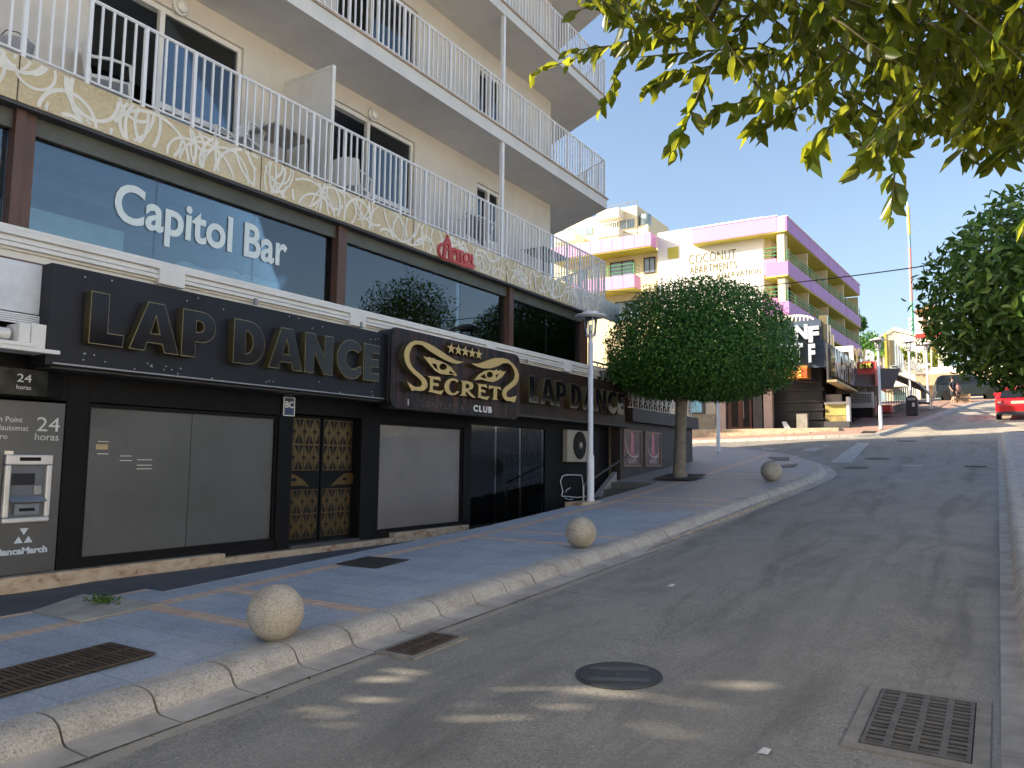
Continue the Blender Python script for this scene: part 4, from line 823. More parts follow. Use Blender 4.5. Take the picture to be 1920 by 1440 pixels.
# lamps
m_lamp = M('lamp_white', (.68, .70, .75), .4, var=.05)
lt = thing('street_lamp', 'tall white street lamp in front of the rusty LAP DANCE sign', 'street lamp', (0, 0, 0), 'white street lamps'); lampg = glass('lamp_glass', (.85, .87, .9), .05)
H = 3.68
b = MB(); b.lathe([(.075, 0), (.075, .05), (.068, .06), (.068, .85), (.050, .93), (.050, H-.62), (.044, H-.62), (.044, H-.50), (.06, H-.50), (.06, H-.48)], n=16); b.build('pole', m_lamp, lt, True)
b = MB(); b.lathe([(.09, H-.46), (.105, H-.44), (.135, H-.12), (.13, H-.12)], n=20); b.build('lantern_glass', lampg, lt, True)
b = MB()
for k in range(4): a = math.pi/4+k*math.pi/2; b.tube([(.09*math.cos(a), .09*math.sin(a), H-.47), (.138*math.cos(a), .138*math.sin(a), H-.10)], .008, 5)
b.lathe([(.10, H-.48), (.105, H-.47), (.10, H-.455)], n=20); b.lathe([(.13, H-.12), (.31, H-.10), (.315, H-.085), (.29, H-.07), (.16, H-.045), (.155, H-.03), (.16, H-.01), (.12, H), (0, H+.005)], n=28)
b.build('hood', m_lamp, lt, True)
b = MB(); b.lathe([(.03, H-.46), (.035, H-.3), (.02, H-.26), (0, H-.25)], n=12); b.build('bulb', m_plast, lt, True)
lp = PG(1109, 942, .13); lt.location = (lp[0]-.02, lp[1], g(lp[0], lp[1])+.13)
for (px, lab) in (((1347, 848), 'white street lamp mostly hidden by the round tree crown'), ((1652, 805), 'white street lamp standing on the sunlit corner before the red signs'), ((1709, 778), 'white street lamp beside the black litter bin uphill'), ((1741, 757), 'farthest white street lamp by the bench')):
    p = PG(*px, .13); o = copy_tree(lt, (p[0], p[1], g(p[0], p[1])+.13), lab); o.scale = (1.08,)*3 if px[0] > 1400 else (1, 1, 1)
o = tag(MB().box(lp[0]-.28, lp[0]+.1, lp[1]-.55, lp[1]+.35, lp[2]-.2, lp[2]+.02).build('lamp_footing', m_trav, None, bevel=.01), 'low stone footing block under the nearest street lamp', 'stone block')
# drains, covers
def grate(name, label, cx_, cy_, w, d, a, rows, cols, zoff, frame, bar=m_iron, cat='drain', slot_along='x', base=0.0):
    z = g(cx_, cy_)+zoff; t = thing(name, label, cat, (cx_, cy_, z)); sl = (g(cx_, cy_+.2)-g(cx_, cy_-.2))/.4
    mt = Matrix.Translation((cx_, cy_, z)) @ Matrix.Rotation(math.atan(sl), 4, 'X') @ Matrix.Rotation(a, 4, 'Z')
    f = MB(); e = frame
    if e > .001:
        f.box(-w/2-e, w/2+e, -d/2-e, -d/2, -.02, .004); f.box(-w/2-e, w/2+e, d/2, d/2+e, -.02, .004); f.box(-w/2-e, -w/2, -d/2, d/2, -.02, .004); f.box(w/2, w/2+e, -d/2, d/2, -.02, .004)
        f.xf(mt).build('surround', M('drain_concrete', (.22, .205, .185), .85, var=.3, scale=8), t)
    f = MB(); f.add([(-w/2, -d/2, .0012), (w/2, -d/2, .0012), (w/2, d/2, .0012), (-w/2, d/2, .0012)], [(0, 1, 2, 3)]); f.xf(mt).build('pit', m_hole, t)
    f = MB(); T = .010; gx = w/cols; gy = d/rows
    f.box(-w/2+.006, w/2-.006, -d/2+.006, -d/2+.03, .002, T); f.box(-w/2+.006, w/2-.006, d/2-.03, d/2-.006, .002, T)
    for i in range(cols+1): x = -w/2+gx*i; ww = .016 if 0 < i < cols else .024; f.box(max(-w/2+.006, x-ww), min(w/2-.006, x+ww), -d/2+.03, d/2-.03, .002, T)
    for j in range(1, rows): y = -d/2+gy*j; f.box(-w/2+.02, w/2-.02, y-gy*(.16 if j % 2 else .30), y+gy*(.16 if j % 2 else .30), .002, T-.0006)
    f.xf(mt).build('grid', bar, t); return t
grate('drain_grate', 'large square slotted drain grate at the right kerb in the foreground', -.42, 4.78, .49, .93, 0, 16, 4, .006, .07, M('grate_iron', (.13, .115, .10), .6, metal=.3, var=.35, scale=8))
grate('drain_grate', 'rusty drain grate in the left gutter beside the nearest granite ball', -3.70, 4.63, .27, .56, 0, 14, 2, .014, .05, M('rusty_iron', (.085, .06, .045), .7, metal=.2, var=.4, scale=8))
grate('pavement_grate', 'long dark louvred grating set in the pavement at the lower left', -5.10, 2.35, .55, 1.72, 0, 44, 2, .136, .0, M('rusty_iron', (1, 1, 1)), 'grating')
grate('pavement_grate', 'narrow drain grate across the road before the crossing at right', -.55, 23.1, .5, .25, 0, 3, 8, .006, .0)
def plate(label, px, h=.134, mat=m_iron, name='access_cover'):
    pts = [PG(x, y, .13) for x, y in px]; b = MB(); b.prism([(p[0], p[1], g(p[0], p[1])+h-.004) for p in pts], (0, 0, .006)); return tag(b.build(name, mat), label, 'cover')
plate('dark square access cover set in the blue pavement below the gold doors', [(630, 1058), (690, 1044), (768, 1050), (705, 1066)])
for lab, px in (('brown oval access cover farther from the corner granite ball', [(1440, 857), (1480, 857), (1480, 864), (1450, 863)]), ('brown access cover just behind the corner granite ball', [(1452, 873), (1497, 870), (1490, 876), (1462, 878)])): plate(lab, px, .136, M('cover_brown', (.16, .125, .11), .8, var=.2))
patch([(1613, 818), (1640, 818), (1644, 814), (1619, 814)], .137, m_iron, 'pavement_grate')
pts = [PG(x, y, .13) for x, y in [(60, 1147), (155, 1115), (305, 1132), (150, 1167)]]
b = MB(); b.prism([(p[0], p[1], g(p[0], p[1])+.128) for p in pts], (0, 0, .008)); struct(b.build('concrete_patch', M('pale_concrete', (.36, .34, .30), .85, var=.35, scale=3, bmp=.4), None))
mh = PG(1160, 1268); mt = Matrix.Translation((mh[0], mh[1], g(mh[0], mh[1])+.004)) @ Matrix.Rotation(math.atan(.047), 4, 'X') @ Matrix.Rotation(R(25), 4, 'Z')
t = thing('manhole_cover', 'round dark manhole cover in the middle of the road', 'manhole cover', tuple(mt.translation)); b = MB(); b.lathe([(.28, -.02), (.28, .003), (.262, .004), (.26, .001), (.255, .001), (.254, .005), (0, .006)], n=48); b.xf(mt).build('cover', M('manhole_iron', (.060, .063, .066), .5, metal=.5, var=.3, scale=6, bmp=.4, bscale=70), t)
b = MB()
for s in (-1, 1): b.box(-.19, .19, s*.11-.035, s*.11+.035, .006, .009)
b.box(-.02, .02, -.02, .02, .006, .009); b.xf(mt).build('raised_bar', M('worn_iron', (.11, .11, .11), .5, metal=.5), t)
for px, lab in (((1605, 877), 'dark round cover at the kerb by the crossing'), ((1645, 860), 'grey round cover at the middle of the crossing'), ((1700, 827), 'dark cover in the road nearest the sunlit strip')):
    p = PG(*px); b = MB(); b.lathe([(.33, 0), (.33, .008), (0, .009)], n=24); b.xf(Matrix.Translation((p[0], p[1], g(p[0], p[1])+.0)) @ Matrix.Rotation(math.atan(.09), 4, 'X')); tag(b.build('manhole_cover', m_iron), lab, 'manhole cover')
# weed and litter
def leaf_obj(name, pos, dr, nr, ln, wr, mat, parent=None, detail=False, curl=.12):
    N = len(pos); dr = dr/np.linalg.norm(dr, axis=1, keepdims=True); sd_ = np.cross(dr, nr); sd_ /= np.linalg.norm(sd_, axis=1, keepdims=True)+1e-9; nn = np.cross(sd_, dr)
    L = ln[:, None]; W = L*wr
    if detail:
        V = np.stack([pos, pos+dr*L*.28+sd_*W*.42+nn*L*.05, pos+dr*L*.62+sd_*W*.42+nn*L*.04, pos+dr*L-nn*L*curl, pos+dr*L*.62-sd_*W*.42+nn*L*.04, pos+dr*L*.28-sd_*W*.42+nn*L*.05], 1)
        base = np.arange(N)[:, None]*6; Fs = np.concatenate([base+np.array([0, 1, 2, 3]), base+np.array([0, 3, 4, 5])], 1).reshape(-1, 4); nv = 6
    else:
        V = np.stack([pos, pos+dr*L*.45+sd_*W*.5, pos+dr*L-nn*L*curl, pos+dr*L*.45-sd_*W*.5], 1); Fs = np.arange(N*4).reshape(-1, 4); nv = 4
    me = bpy.data.meshes.new(name); me.vertices.add(N*nv); me.vertices.foreach_set('co', V.reshape(-1).astype(np.float32))
    nf = len(Fs); me.loops.add(nf*4); me.loops.foreach_set('vertex_index', Fs.reshape(-1).astype(np.int32)); me.polygons.add(nf); me.polygons.foreach_set('loop_start', (np.arange(nf)*4).astype(np.int32)); me.polygons.foreach_set('loop_total', np.full(nf, 4, np.int32))
    me.update(calc_edges=True); me.validate(); me.materials.append(mat); o = bpy.data.objects.new(name, me); col.objects.link(o); attach(o, parent); return o
def unit(n): v = rng.normal(size=(n, 3)); return v/np.linalg.norm(v, axis=1, keepdims=True)
wp_ = PG(195, 1133, .13); n = 150; P_ = np.array([wp_[0], wp_[1], g(wp_[0], wp_[1])+.137])+rng.normal(size=(n, 3))*np.array([.09, .05, .0]); P_[:, 2] += rng.uniform(0, .05, n)
d_ = unit(n); d_[:, 2] = np.abs(d_[:, 2])*.6
tag(leaf_obj('weed', P_, d_, unit(n), rng.uniform(.03, .06, n), .35, m_leafB), 'small green weed growing on the pale concrete patch', 'weed')
for px, s, lab in (((1258, 1101), .06, 'crumpled pale paper scrap lying on the road'), ((1432, 1415), .05, 'small white paper scrap in the road foreground')):
    p = PG(*px); b = MB(); b.add([(p[0]-s*.6, p[1]-s*.3, p[2]+.008), (p[0]+s*.5, p[1]-s*.4, p[2]+.012), (p[0]+s*.7, p[1]+s*.2, p[2]+.03), (p[0], p[1]+s*.1, p[2]+.035), (p[0]-s*.4, p[1]+s*.4, p[2]+.014)], [(0, 1, 3), (1, 2, 3), (0, 3, 4)]); tag(b.build('paper_scrap', M('paper', (.5, .52, .55), .7)), lab, 'litter')

# ================================================================== TREES
def crown(parent, c, rx, ry, rz_up, rz_dn, N, ln, mat, wr=.5, detail=False, clump=.16, seed=1, inner=.55, name='crown', pw=2.3, clip=None):
    r_ = np.random.default_rng(seed); d = r_.normal(size=(N*2, 3)); d /= np.linalg.norm(d, axis=1, keepdims=True)
    # lumps on the surface
    K = 60; ck = r_.normal(size=(K, 3)); ck /= np.linalg.norm(ck, axis=1, keepdims=True); amp = r_.uniform(-1, 1, K)
    f = np.zeros(len(d))
    for k in range(K): f += amp[k]*np.exp(-((d-ck[k])**2).sum(1)/.07)
    rad = 1+clump*np.clip(f, -1, 1)+np.abs(r_.normal(size=len(d)))*.035-.02
    t = 1-(1-inner)*r_.random(len(d))**1.6
    # superellipsoid: flatter top and bottom
    q = (np.abs(d)**pw).sum(1)**(-1/pw); P = d*(q*rad*t)[:, None]
    P[:, 0] *= rx; P[:, 1] *= ry; P[:, 2] *= np.where(P[:, 2] > 0, rz_up, rz_dn)
    P = P[:N]; d = d[:N]
    nr = d+r_.normal(size=(N, 3))*.55; dr = np.cross(nr, r_.normal(size=(N, 3)))+d*.5; dr[:, 2] -= .25
    o = leaf_obj(name, P+np.array(c), dr, nr, r_.uniform(.7, 1.25, N)*ln, wr, mat, parent, detail)
    return o
def crown_core(parent, c, rx, ry, ru, rd, mat):
    # shaded inner foliage: many larger random leaves
    n = 4000; P = unit(n)*(rng.random(n)**.5)[:, None]*np.array([rx, ry, 1])*.72; P[:, 2] *= np.where(P[:, 2] > 0, ru, rd)
    return leaf_obj('inner_foliage', P+np.array(c), unit(n), unit(n), rng.uniform(.12, .22, n), .7, mat, parent)
# round street tree
tp = PG(1275, 897, .13); tz = g(tp[0], tp[1])+.1; D_ = np.linalg.norm(tp-CAM)
cc = PD(1312, 655, D_*1.0); zb = PD(1312, 752, D_)[2]; zt = PD(1312, 527, D_)[2]; rx_ = 172/1440*D_*.93
st = thing('street_tree', 'clipped round street tree on the corner pavement', 'tree', (tp[0], tp[1], tz))
b = MB(); b.tube([(tp[0], tp[1], tz-.1), (tp[0], tp[1], tz+.06), (tp[0]+.0, tp[1], tz+.5), (tp[0]+.03, tp[1], tz+1.2), (tp[0]+.06, tp[1], zb+.05), (tp[0]+.1, tp[1], zb+.6)], [.24, .18, .142, .132, .145, .15], 14)
for a in range(0, 360, 60): b.tube([(tp[0]+.06, tp[1], zb-.05), (tp[0]+.5*math.cos(R(a)), tp[1]+.5*math.sin(R(a)), zb+.55), (tp[0]+1.1*math.cos(R(a)), tp[1]+1.1*math.sin(R(a)), zb+1.1)], [.10, .06, .03], 7)
b.build('trunk', m_bark, st, True)
zc = zb+(zt-zb)*.38
crown(st, (cc[0], cc[1], zc), rx_, rx_, zt-zc-.05, zc-zb, 74000, .072, m_leafA, .5, False, .06, 3, .72, pw=2.5)
crown_core(st, (cc[0], cc[1], zc), rx_, rx_, zt-zc, zc-zb, m_leafA)
b = MB(); b.add([(tp[0]-.5, tp[1]-.55, tz+.035-.025), (tp[0]+.5, tp[1]-.55, tz+.01), (tp[0]+.5, tp[1]+.55, tz+.135), (tp[0]-.5, tp[1]+.55, tz+.135)], [(0, 1, 2, 3)]); struct(b.build('tree_pit', M('soil', (.05, .04, .03), .95, var=.4, scale=9), None))
# big tree at the right edge
rt_ = thing('street_tree', 'large leafy street tree at the right edge above the red car', 'tree', (.75, 8.9, g(.75, 8.9)+.13))
rc_ = PD(2100, 560, 8.6); b = MB(); b.tube([(rc_[0], rc_[1], .4), (rc_[0], rc_[1], 1.6), (rc_[0]-.02, rc_[1], 2.6), (rc_[0], rc_[1], 3.4)], [.17, .14, .13, .09], 12); b.build('trunk', m_bark, rt_, True)
zt = PD(2010, 335, 8.6)[2]; zb = PD(2010, 740, 8.6)[2]; zc = zb+(zt-zb)*.42
crown(rt_, (rc_[0], rc_[1], zc), 1.45, 1.40, zt-zc, zc-zb, 17000, .10, m_leafB, .40, True, .13, 5, .66, pw=2.2)
crown_core(rt_, (rc_[0], rc_[1], zc), 1.6, 1.6, zt-zc, zc-zb, m_leafB)
# overhanging tree: trunk behind the viewer on the right pavement
ov = thing('overhanging_tree', 'leafy branches with yellow green backlit leaves hanging from the top right', 'tree', (1.5, -.6, .1))
b = MB(); b.tube([(1.5, -.6, -.1), (1.5, -.55, 1.2), (1.45, -.3, 2.6), (1.2, .3, 3.5)], [.2, .16, .14, .10], 12); b.build('trunk', m_bark, ov, True)
poly = [(1120, -60), (1125, 25), (1175, 60), (1215, 120), (1290, 150), (1385, 160), (1420, 225), (1500, 240), (1600, 255), (1650, 330), (1730, 250), (1800, 285), (1925, 290), (2060, 330), (2300, 420), (2600, 300), (2700, -300), (2300, -900), (1500, -900), (1200, -500)]
def inpoly(x, y):
    c = False; j = len(poly)-1
    for i in range(len(poly)):
        (xi, yi), (xj, yj) = poly[i], poly[j]
        if (yi > y) != (yj > y) and x < (xj-xi)*(y-yi)/(yj-yi)+xi: c = not c
        j = i
    return c
pos, drs, lens = [], [], []; rr = random.Random(5)
def sprig(p0, p1, n, l=.066, droop=.12):
    n = int(n*1.35); l = l*.88
    p0, p1 = Vector(p0), Vector(p1); ax = (p1-p0); pts = []
    for i in range(5):
        t_ = i/4; q = p0.lerp(p1, t_); q.z -= droop*t_*t_*ax.length*.3; pts.append(q)
    tw_.tube(pts, [.0032, .0028, .0024, .0018, .001], 5)
    for i in range(n):
        t_ = (i+.4)/n; q = p0.lerp(p1, t_); q.z -= droop*t_*t_*ax.length*.3
        a = rr.uniform(0, 6.28); side = Vector((math.cos(a), math.sin(a), rr.uniform(-.9, .3))); d = ax.normalized()*.75+side*.75; d.z -= .25
        pos.append(tuple(q)); drs.append(tuple(d)); lens.append(l*rr.uniform(.7, 1.15)*(1 if t_ < .85 else .8))
tw_ = MB(); nclus = 0
while nclus < 2000:
    x, y = rr.uniform(1100, 2700), rr.uniform(-900, 420)
    if not inpoly(x, y): continue
    if x > 1920 or y < 0:
        if rr.random() < .3: continue
    if 0 < y and x < 1480 and rr.random() < .55: continue
    dist = (rr.uniform(1.9, 3.2) if rr.random() < .6 else rr.uniform(2.6, 3.6)) if y > -100 else rr.uniform(2.2, 3.6)
    p = PD(x, y, dist); l_ = rr.uniform(.16, .30); a = rr.uniform(0, 6.28); st_ = (p[0]-l_*math.cos(a)*.6, p[1]-l_*math.sin(a)*.6, p[2]+l_*rr.uniform(.3, .9)); sprig(st_, p, rr.randint(6, 10)); nclus += 1
for (a, c, d0, d1, n, l) in (((1340, -40), (1075, 12), 2.5, 2.4, 18, .07), ((1310, 70), (1060, 88), 2.45, 2.35, 18, .065), ((1420, 90), (1190, 100), 2.4, 2.3, 16, .075), ((1500, 200), (1430, 235), 2.2, 2.15, 9, .08), ((1330, 30), (990, 128), 2.35, 2.25, 24, .062), ((1200, 60), (1122, 205), 2.3, 2.25, 10, .06), ((1270, 130), (1215, 160), 2.2, 2.2, 9, .07), ((1330, 130), (1262, 285), 2.15, 2.1, 16, .075), ((1600, 200), (1505, 285), 2.1, 2.05, 10, .085), ((1690, 210), (1668, 405), 2.1, 2.0, 17, .068), ((1650, 220), (1612, 310), 2.1, 2.05, 8, .085), ((1850, 230), (1800, 290), 2.2, 2.15, 8, .08), ((1930, 240), (1860, 305), 2.2, 2.15, 9, .08), ((1450, 160), (1415, 245), 2.2, 2.15, 8, .085), ((1960, 330), (1915, 440), 2.0, 1.9, 6, .08), ((1400, 30), (1130, 30), 2.5, 2.4, 18, .085), ((1450, 100), (1230, 140), 2.4, 2.3, 18, .085), ((1560, 150), (1330, 200), 2.3, 2.2, 18, .085)): sprig(PD(*a, d0), PD(*c, d1), n, l)
for (x, y, d) in ((1500, 60, 2.8), (1700, 30, 2.6), (1330, 40, 2.4), (1850, 120, 2.8), (2100, 0, 2.6)): tw_.tube([(1.2, .3, 3.5), tuple((np.array((1.2, .3, 3.5))*.4+PD(x, y, d)*.6)+np.array((0, 0, .25))), tuple(PD(x, y, d))], [.05, .025, .008], 6)
crown(ov, (-1.75, .75, 4.15), 1.1, 1.2, .8, .7, 8000, .085, m_leafC, .54, True, .2, 41, .15)  # out-of-view crown masses, here and next, added to shade the hanging leaves
crown(ov, (.9, 1.0, 4.3), 1.9, 1.7, 1.0, .8, 9000, .085, m_leafC, .54, True, .2, 42, .15)
for q_ in ((-1.75, .75, 4.1), (.2, .9, 4.2)): tw_.tube([(1.2, .3, 3.5), (.4*q_[0]+.6, .5, 4.0), q_], [.06, .04, .01], 6)
tw_.build('branch', m_twig, ov, True)
n = len(pos); nr_ = unit(n); nr_[:, 2] += .5
leaf_obj('foliage', np.array(pos), np.array(drs), nr_, np.array(lens), .54, m_leafC, ov, True, .16)

# ================================================================== COCONUT APARTMENTS
YC = 55.6
def c3(px, py, Y=YC): return PY(px, py, Y)
coco = thing('apartment_building', 'white apartment block with pink and purple balconies and yellow soffits, lettered on its end wall', 'building', (-16, YC, 4.5))
xL, xR = c3(1233, 443)[0], c3(1430, 437)[0]; zT = c3(1297, 427)[2]
b = MB(); b.box(xL, xR, YC, YC+.3, 3, zT); b.box(xL, xR, YC+.3, YC+18, 3, zT-.3); b.build('end_wall', m_cwhite, coco)
b = MB(); b.box(-31, xL, YC+.6, YC+12, 3, zT-1.0); b.build('wing_wall', m_cream, coco)
text('COCONUT', 'wall_lettering', 1.05, front_m(c3(1292, 495)[0], YC-.01, c3(1292, 496)[2]), M('letter_gold', (.20, .165, .06), .5), coco, .02, 0, c3(1380, 477)[0]-c3(1292, 495)[0], 'LEFT', 1.1)
text('APARTMENTS', 'wall_lettering', .85, front_m(c3(1293, 515)[0], YC-.01, c3(1293, 514)[2]), M('letter_gold', (1, 1, 1)), coco, .02, 0, c3(1381, 500)[0]-c3(1293, 515)[0], 'LEFT', 1.1)
text('RESERVATION', 'wall_lettering', .6, front_m(c3(1345, 525)[0], YC-.01, c3(1345, 523)[2]), M('letter_gold', (1, 1, 1)), coco, .02, 0, 3.2, 'LEFT', 1.1)
# roof fascia over the end wall, with its soffit
p0, p1 = c3(1297, 430, YC-1.0), c3(1456, 403, YC-1.0); q0 = c3(1297, 457, YC-1.0)
b = MB(); b.box(p0[0], p1[0], YC-1.0, YC-.8, q0[2], p0[2]); b.box(p0[0], p0[0]+.2, YC-.8, YC, q0[2], p0[2]); b.build('roof_fascia', m_pink, coco)
MB().box(p0[0]+.05, p1[0], YC-.95, YC+1.5, q0[2]-.06, q0[2]-.0).build('roof_soffit', m_yel, coco)
MB().box(p0[0]-.05, p1[0]+.05, YC-1.05, YC+1, p0[2], p0[2]+.06).build('roof_cap', m_cwhite, coco)
# left wing balconies
def balc(pxl, pyt, pxr, pyb, depth, rail):
    Yb = YC-depth; a = c3(pxr, pyt, Yb); z1 = a[2]; z0 = c3(pxr, pyb, Yb)[2]; x0 = -31; x1 = a[0]
    m = MB(); m.box(x0, x1, Yb, Yb+.12, z0, z1); m.box(x1-.12, x1, Yb+.12, YC, z0, z1)
    k = x0
    while k < x1: m.box(k, k+.02, Yb-.01, Yb, z0, z1, 1); k += .95
    m.build('balcony_parapet', [m_pink, m_purple], coco); MB().box(x0, x1-.03, Yb+.05, YC+.6, z0-.08, z0-.0).build('balcony_soffit', m_yel, coco)
    if rail:
        m = MB()
        for dz in (.3, .6, .9): m.tube([(x0, Yb+.06, z1+dz), (x1-.1, Yb+.06, z1+dz), (x1-.1, YC, z1+dz)], .03, 5)
        kk = x1-.1
        while kk > x0: m.box(kk-.03, kk+.03, Yb+.03, Yb+.09, z1, z1+.9); kk -= 2.2
        m.build('balcony_rail', m_green, coco)
balc(1098, 435, 1220, 460, 1.2, False); balc(1137, 514, 1190, 538, 1.2, True)
def cwin(pts, Y, frame=m_dgrey):
    a, c = c3(*pts[0], Y), c3(*pts[1], Y); m = MB(); x0, x1 = sorted((a[0], c[0])); z0, z1 = sorted((a[2], c[2])); m.box(x0, x1, Y-.04, Y, z0, z0+.1); m.box(x0, x1, Y-.04, Y, z1-.1, z1); m.box(x0, x0+.1, Y-.04, Y, z0+.1, z1-.1); m.box(x1-.1, x1, Y-.04, Y, z0+.1, z1-.1); mid = (x0+x1)/2; m.box(mid-.05, mid+.05, Y-.04, Y, z0+.1, z1-.1)
    f = m.build('window', frame, coco); MB().box(x0+.1, x1-.1, Y-.02, Y-.01, z0+.1, z1-.1).build('pane', M('far_glass', (.20, .27, .34), .08), f)
cwin(((1144, 493), (1189, 520)), YC+.55); cwin(((1207, 484), (1229, 511)), YC+.55); cwin(((1153, 567), (1200, 600)), YC+.55)
MB().box(c3(1252, 465)[0], c3(1272, 462)[0], YC-.02, YC, c3(1252, 486)[2], c3(1252, 465)[2]).build('wall_panel', m_yel, coco)
for x, r_, h in ((1275, .7, .7), (1332, .7, 1.1), (1345, .4, .8), (1372, .3, .9)):
    p = c3(x, 420, YC+3); b = MB(); b.lathe([(r_*.8, 0), (r_*.8, h*.7), (r_, h*.72), (r_, h*.9), (r_*.7, h)], (p[0], YC+3, zT-.3), 16); b.build('chimney', m_cream, coco)
# street side
TH = R(2.6); U = Vector((math.sin(TH), math.cos(TH), 0)); Nn = Vector((math.cos(TH), -math.sin(TH), 0)); O = Vector((c3(1474.7, 405, YC-1)[0], YC-1, 0))
def side(u, n, z): return O+U*u+Nn*n+Vector((0, 0, z))
def sbox(m, u0, u1, n0, n1, z0, z1, mi=0): m.obox(side(u0, n0, z0), U*(u1-u0), Nn*(n1-n0), (0, 0, z1-z0), mi)
zr1 = c3(1474.7, 405, YC-1)[2]; zr0 = c3(1472, 432, YC-1)[2]; LEN = 25.5; BAY = 6.3
m = MB(); sbox(m, 1.6, LEN, -7, -1.6, 3, zr1-.6); m.build('side_wall', m_cream, coco)
for i in range(4):
    m = MB(); sbox(m, BAY*i+.03, BAY*(i+1)-.03, -.15, 0, zr0, zr1); sbox(m, BAY*i+.0, BAY*i+.25, -1.4, -.15, zr0, zr1, 1)
    m.build('roof_fascia', [m_purple, m_cwhite], coco); m = MB(); sbox(m, BAY*i, BAY*(i+1), -1.6, -.05, zr0-.06, zr0); m.build('roof_soffit', m_yel, coco)
m = MB(); sbox(m, 0, LEN, -1.6, .05, zr1, zr1+.06); m.build('roof_cap', m_cwhite, coco)
zf1 = c3(1471.6, 489, YC-1)[2]; zf0 = c3(1472, 515, YC-1)[2]
for lev in range(5):
    dz = -2.85*lev
    for i in range(4):
        st_ = -.0 if i < 2 else -.35*0; n0 = (0 if i % 2 == 0 else -.0); zst = zf1+dz-(0.0 if i < 2 else .0)
        m = MB(); sbox(m, BAY*i+.04, BAY*(i+1)-.04, n0-.12, n0, zf0+dz, zf1+dz); sbox(m, BAY*i+.04, BAY*i+.24, n0-1.5, n0-.12, zf0+dz, zf1+dz, 1 if i else 0); m.build('balcony_parapet', [m_purple, m_cwhite], coco)
        m = MB(); sbox(m, BAY*i, BAY*(i+1), -1.6, n0-.03, zf0+dz-.1, zf0+dz); m.build('balcony_soffit', m_yel, coco)
        m = MB()
        for h in (.25, .5, .75): m.tube([side(BAY*i+.1, n0-.06, zf1+dz+h), side(BAY*(i+1)-.1, n0-.06, zf1+dz+h)], .035, 5)
        for u in (.1, 2.1, 4.2, 6.2): m.tube([side(BAY*i+u, n0-.06, zf1+dz), side(BAY*i+u, n0-.06, zf1+dz+.75)], .03, 5)
        m.build('balcony_rail', m_green, coco)
        m = MB(); sbox(m, BAY*(i+1)-.1, BAY*(i+1)+.1, -1.6, -.2, zf1+dz, zf1+dz+2.0); m.build('balcony_divider', m_cream, coco)
        m = MB(); sbox(m, BAY*i+2.0, BAY*i+4.6, -1.62, -1.56, zf1+dz-.6, zf1+dz+1.3); sbox(m, BAY*i+2.05, BAY*i+2.1, -1.56, -1.5, zf1+dz-.6, zf1+dz+1.3, 1); m.build('balcony_door', [M('brown_shutter', (.14, .09, .07), .6), m_cwhite], coco)
# corner pillar, and the little corner balconies
pa = c3(1456, 433, YC-.8); pb = c3(1471, 433, YC-.8)
m = MB(); m.box(pa[0], pb[0]-.05, YC-.8, YC+.2, 3, zr1-.5); m.build('pillar', m_cream, coco)
for lev in range(4):
    dz = -2.85*lev; z1 = c3(1445, 486, YC-.7)[2]+dz; z0 = c3(1445, 516, YC-.7)[2]+dz; x0, x1 = c3(1430, 490, YC-.7)[0], c3(1456, 490, YC-.7)[0]
    m = MB(); m.box(x0, x1, YC-.75, YC-.6, z0, z1); m.box(x0, x0+.1, YC-.6, YC, z0, z1); m.build('balcony_parapet', m_pink, coco); MB().box(x0, x1, YC-.7, YC+1.5, z0-.06, z0).build('balcony_soffit', m_yel, coco)
    m = MB()
    for h in (.25, .5, .8): m.tube([(x0, YC-.68, z1+h), (x1, YC-.68, z1+h)], .035, 5)
    m.build('balcony_rail', m_green, coco); m = MB(); m.box(x0-.05, x1+.4, YC+1.5, YC+1.6, z0-2.0, z1+.9+.3); m.box(x0+.3, x0+.9, YC+1.44, YC+1.5, z0, z1+1.1, 1); m.build('corner_wall', [m_cream, m_brown], coco)
# the cable slung across the street
cb = MB(); a = PD(1060, 541, 30); c = PD(1760, 495, 16); n = 24; cb.tube([tuple(np.array(a)*(1-i/n)+np.array(c)*(i/n)-np.array((0, 0, 1.2*(i/n)*(1-i/n)))) for i in range(n+1)], .012, 5); tag(cb.build('overhead_cable', m_dgrey), 'thin black cable slung across the street in front of the pink block', 'cable')
# ================================================================== BEIGE STEPPED HOTEL far behind
YB = 96.0
far = thing('stepped_hotel', 'tall cream hotel with stepped balconies and a round glazed stair behind the pink block', 'building', (-55, YB, 6))
m_fb = M('far_cream', (.74, .66, .47), .8, var=.05); m_fw = M('far_white', (.80, .76, .66), .7, var=.04); m_fglass = M('far_glass', (1, 1, 1))
def fb(px0, py0, px1, py1, Y0, Y1, name, mat, ground=False):
    a, c = PY(px0, py0, Y0), PY(px1, py1, Y0); MB().box(a[0], c[0], Y0, Y1, 3 if ground else min(a[2], c[2]), max(a[2], c[2])).build(name, mat, far)
fb(1120, 398, 1195, 520, YB, YB+12, 'upper_block', m_fb, True); fb(1040, 420, 1122, 560, YB+2, YB+12, 'lower_block', m_fb, True)
fb(1119, 396, 1160, 406, YB-1.8, YB, 'balcony_canopy', m_fw); fb(1119, 433, 1160, 440, YB-1.8, YB, 'balcony_slab', m_fw)
fb(1119, 443, 1160, 450, YB-1.6, YB, 'balcony_slab', m_fb); fb(1040, 443, 1078, 450, YB-1, YB+2, 'balcony_slab', m_fw)
def fwin(px0, py0, px1, py1, Y): a, c = PY(px0, py0, Y), PY(px1, py1, Y); f = MB().box(a[0], c[0], Y-.06, Y-.0, c[2], a[2]).build('window', m_fglass, far); MB().box((a[0]+c[0])/2-.06, (a[0]+c[0])/2+.06, Y-.09, Y-.06, c[2], a[2]).build('frame', m_fw, f)
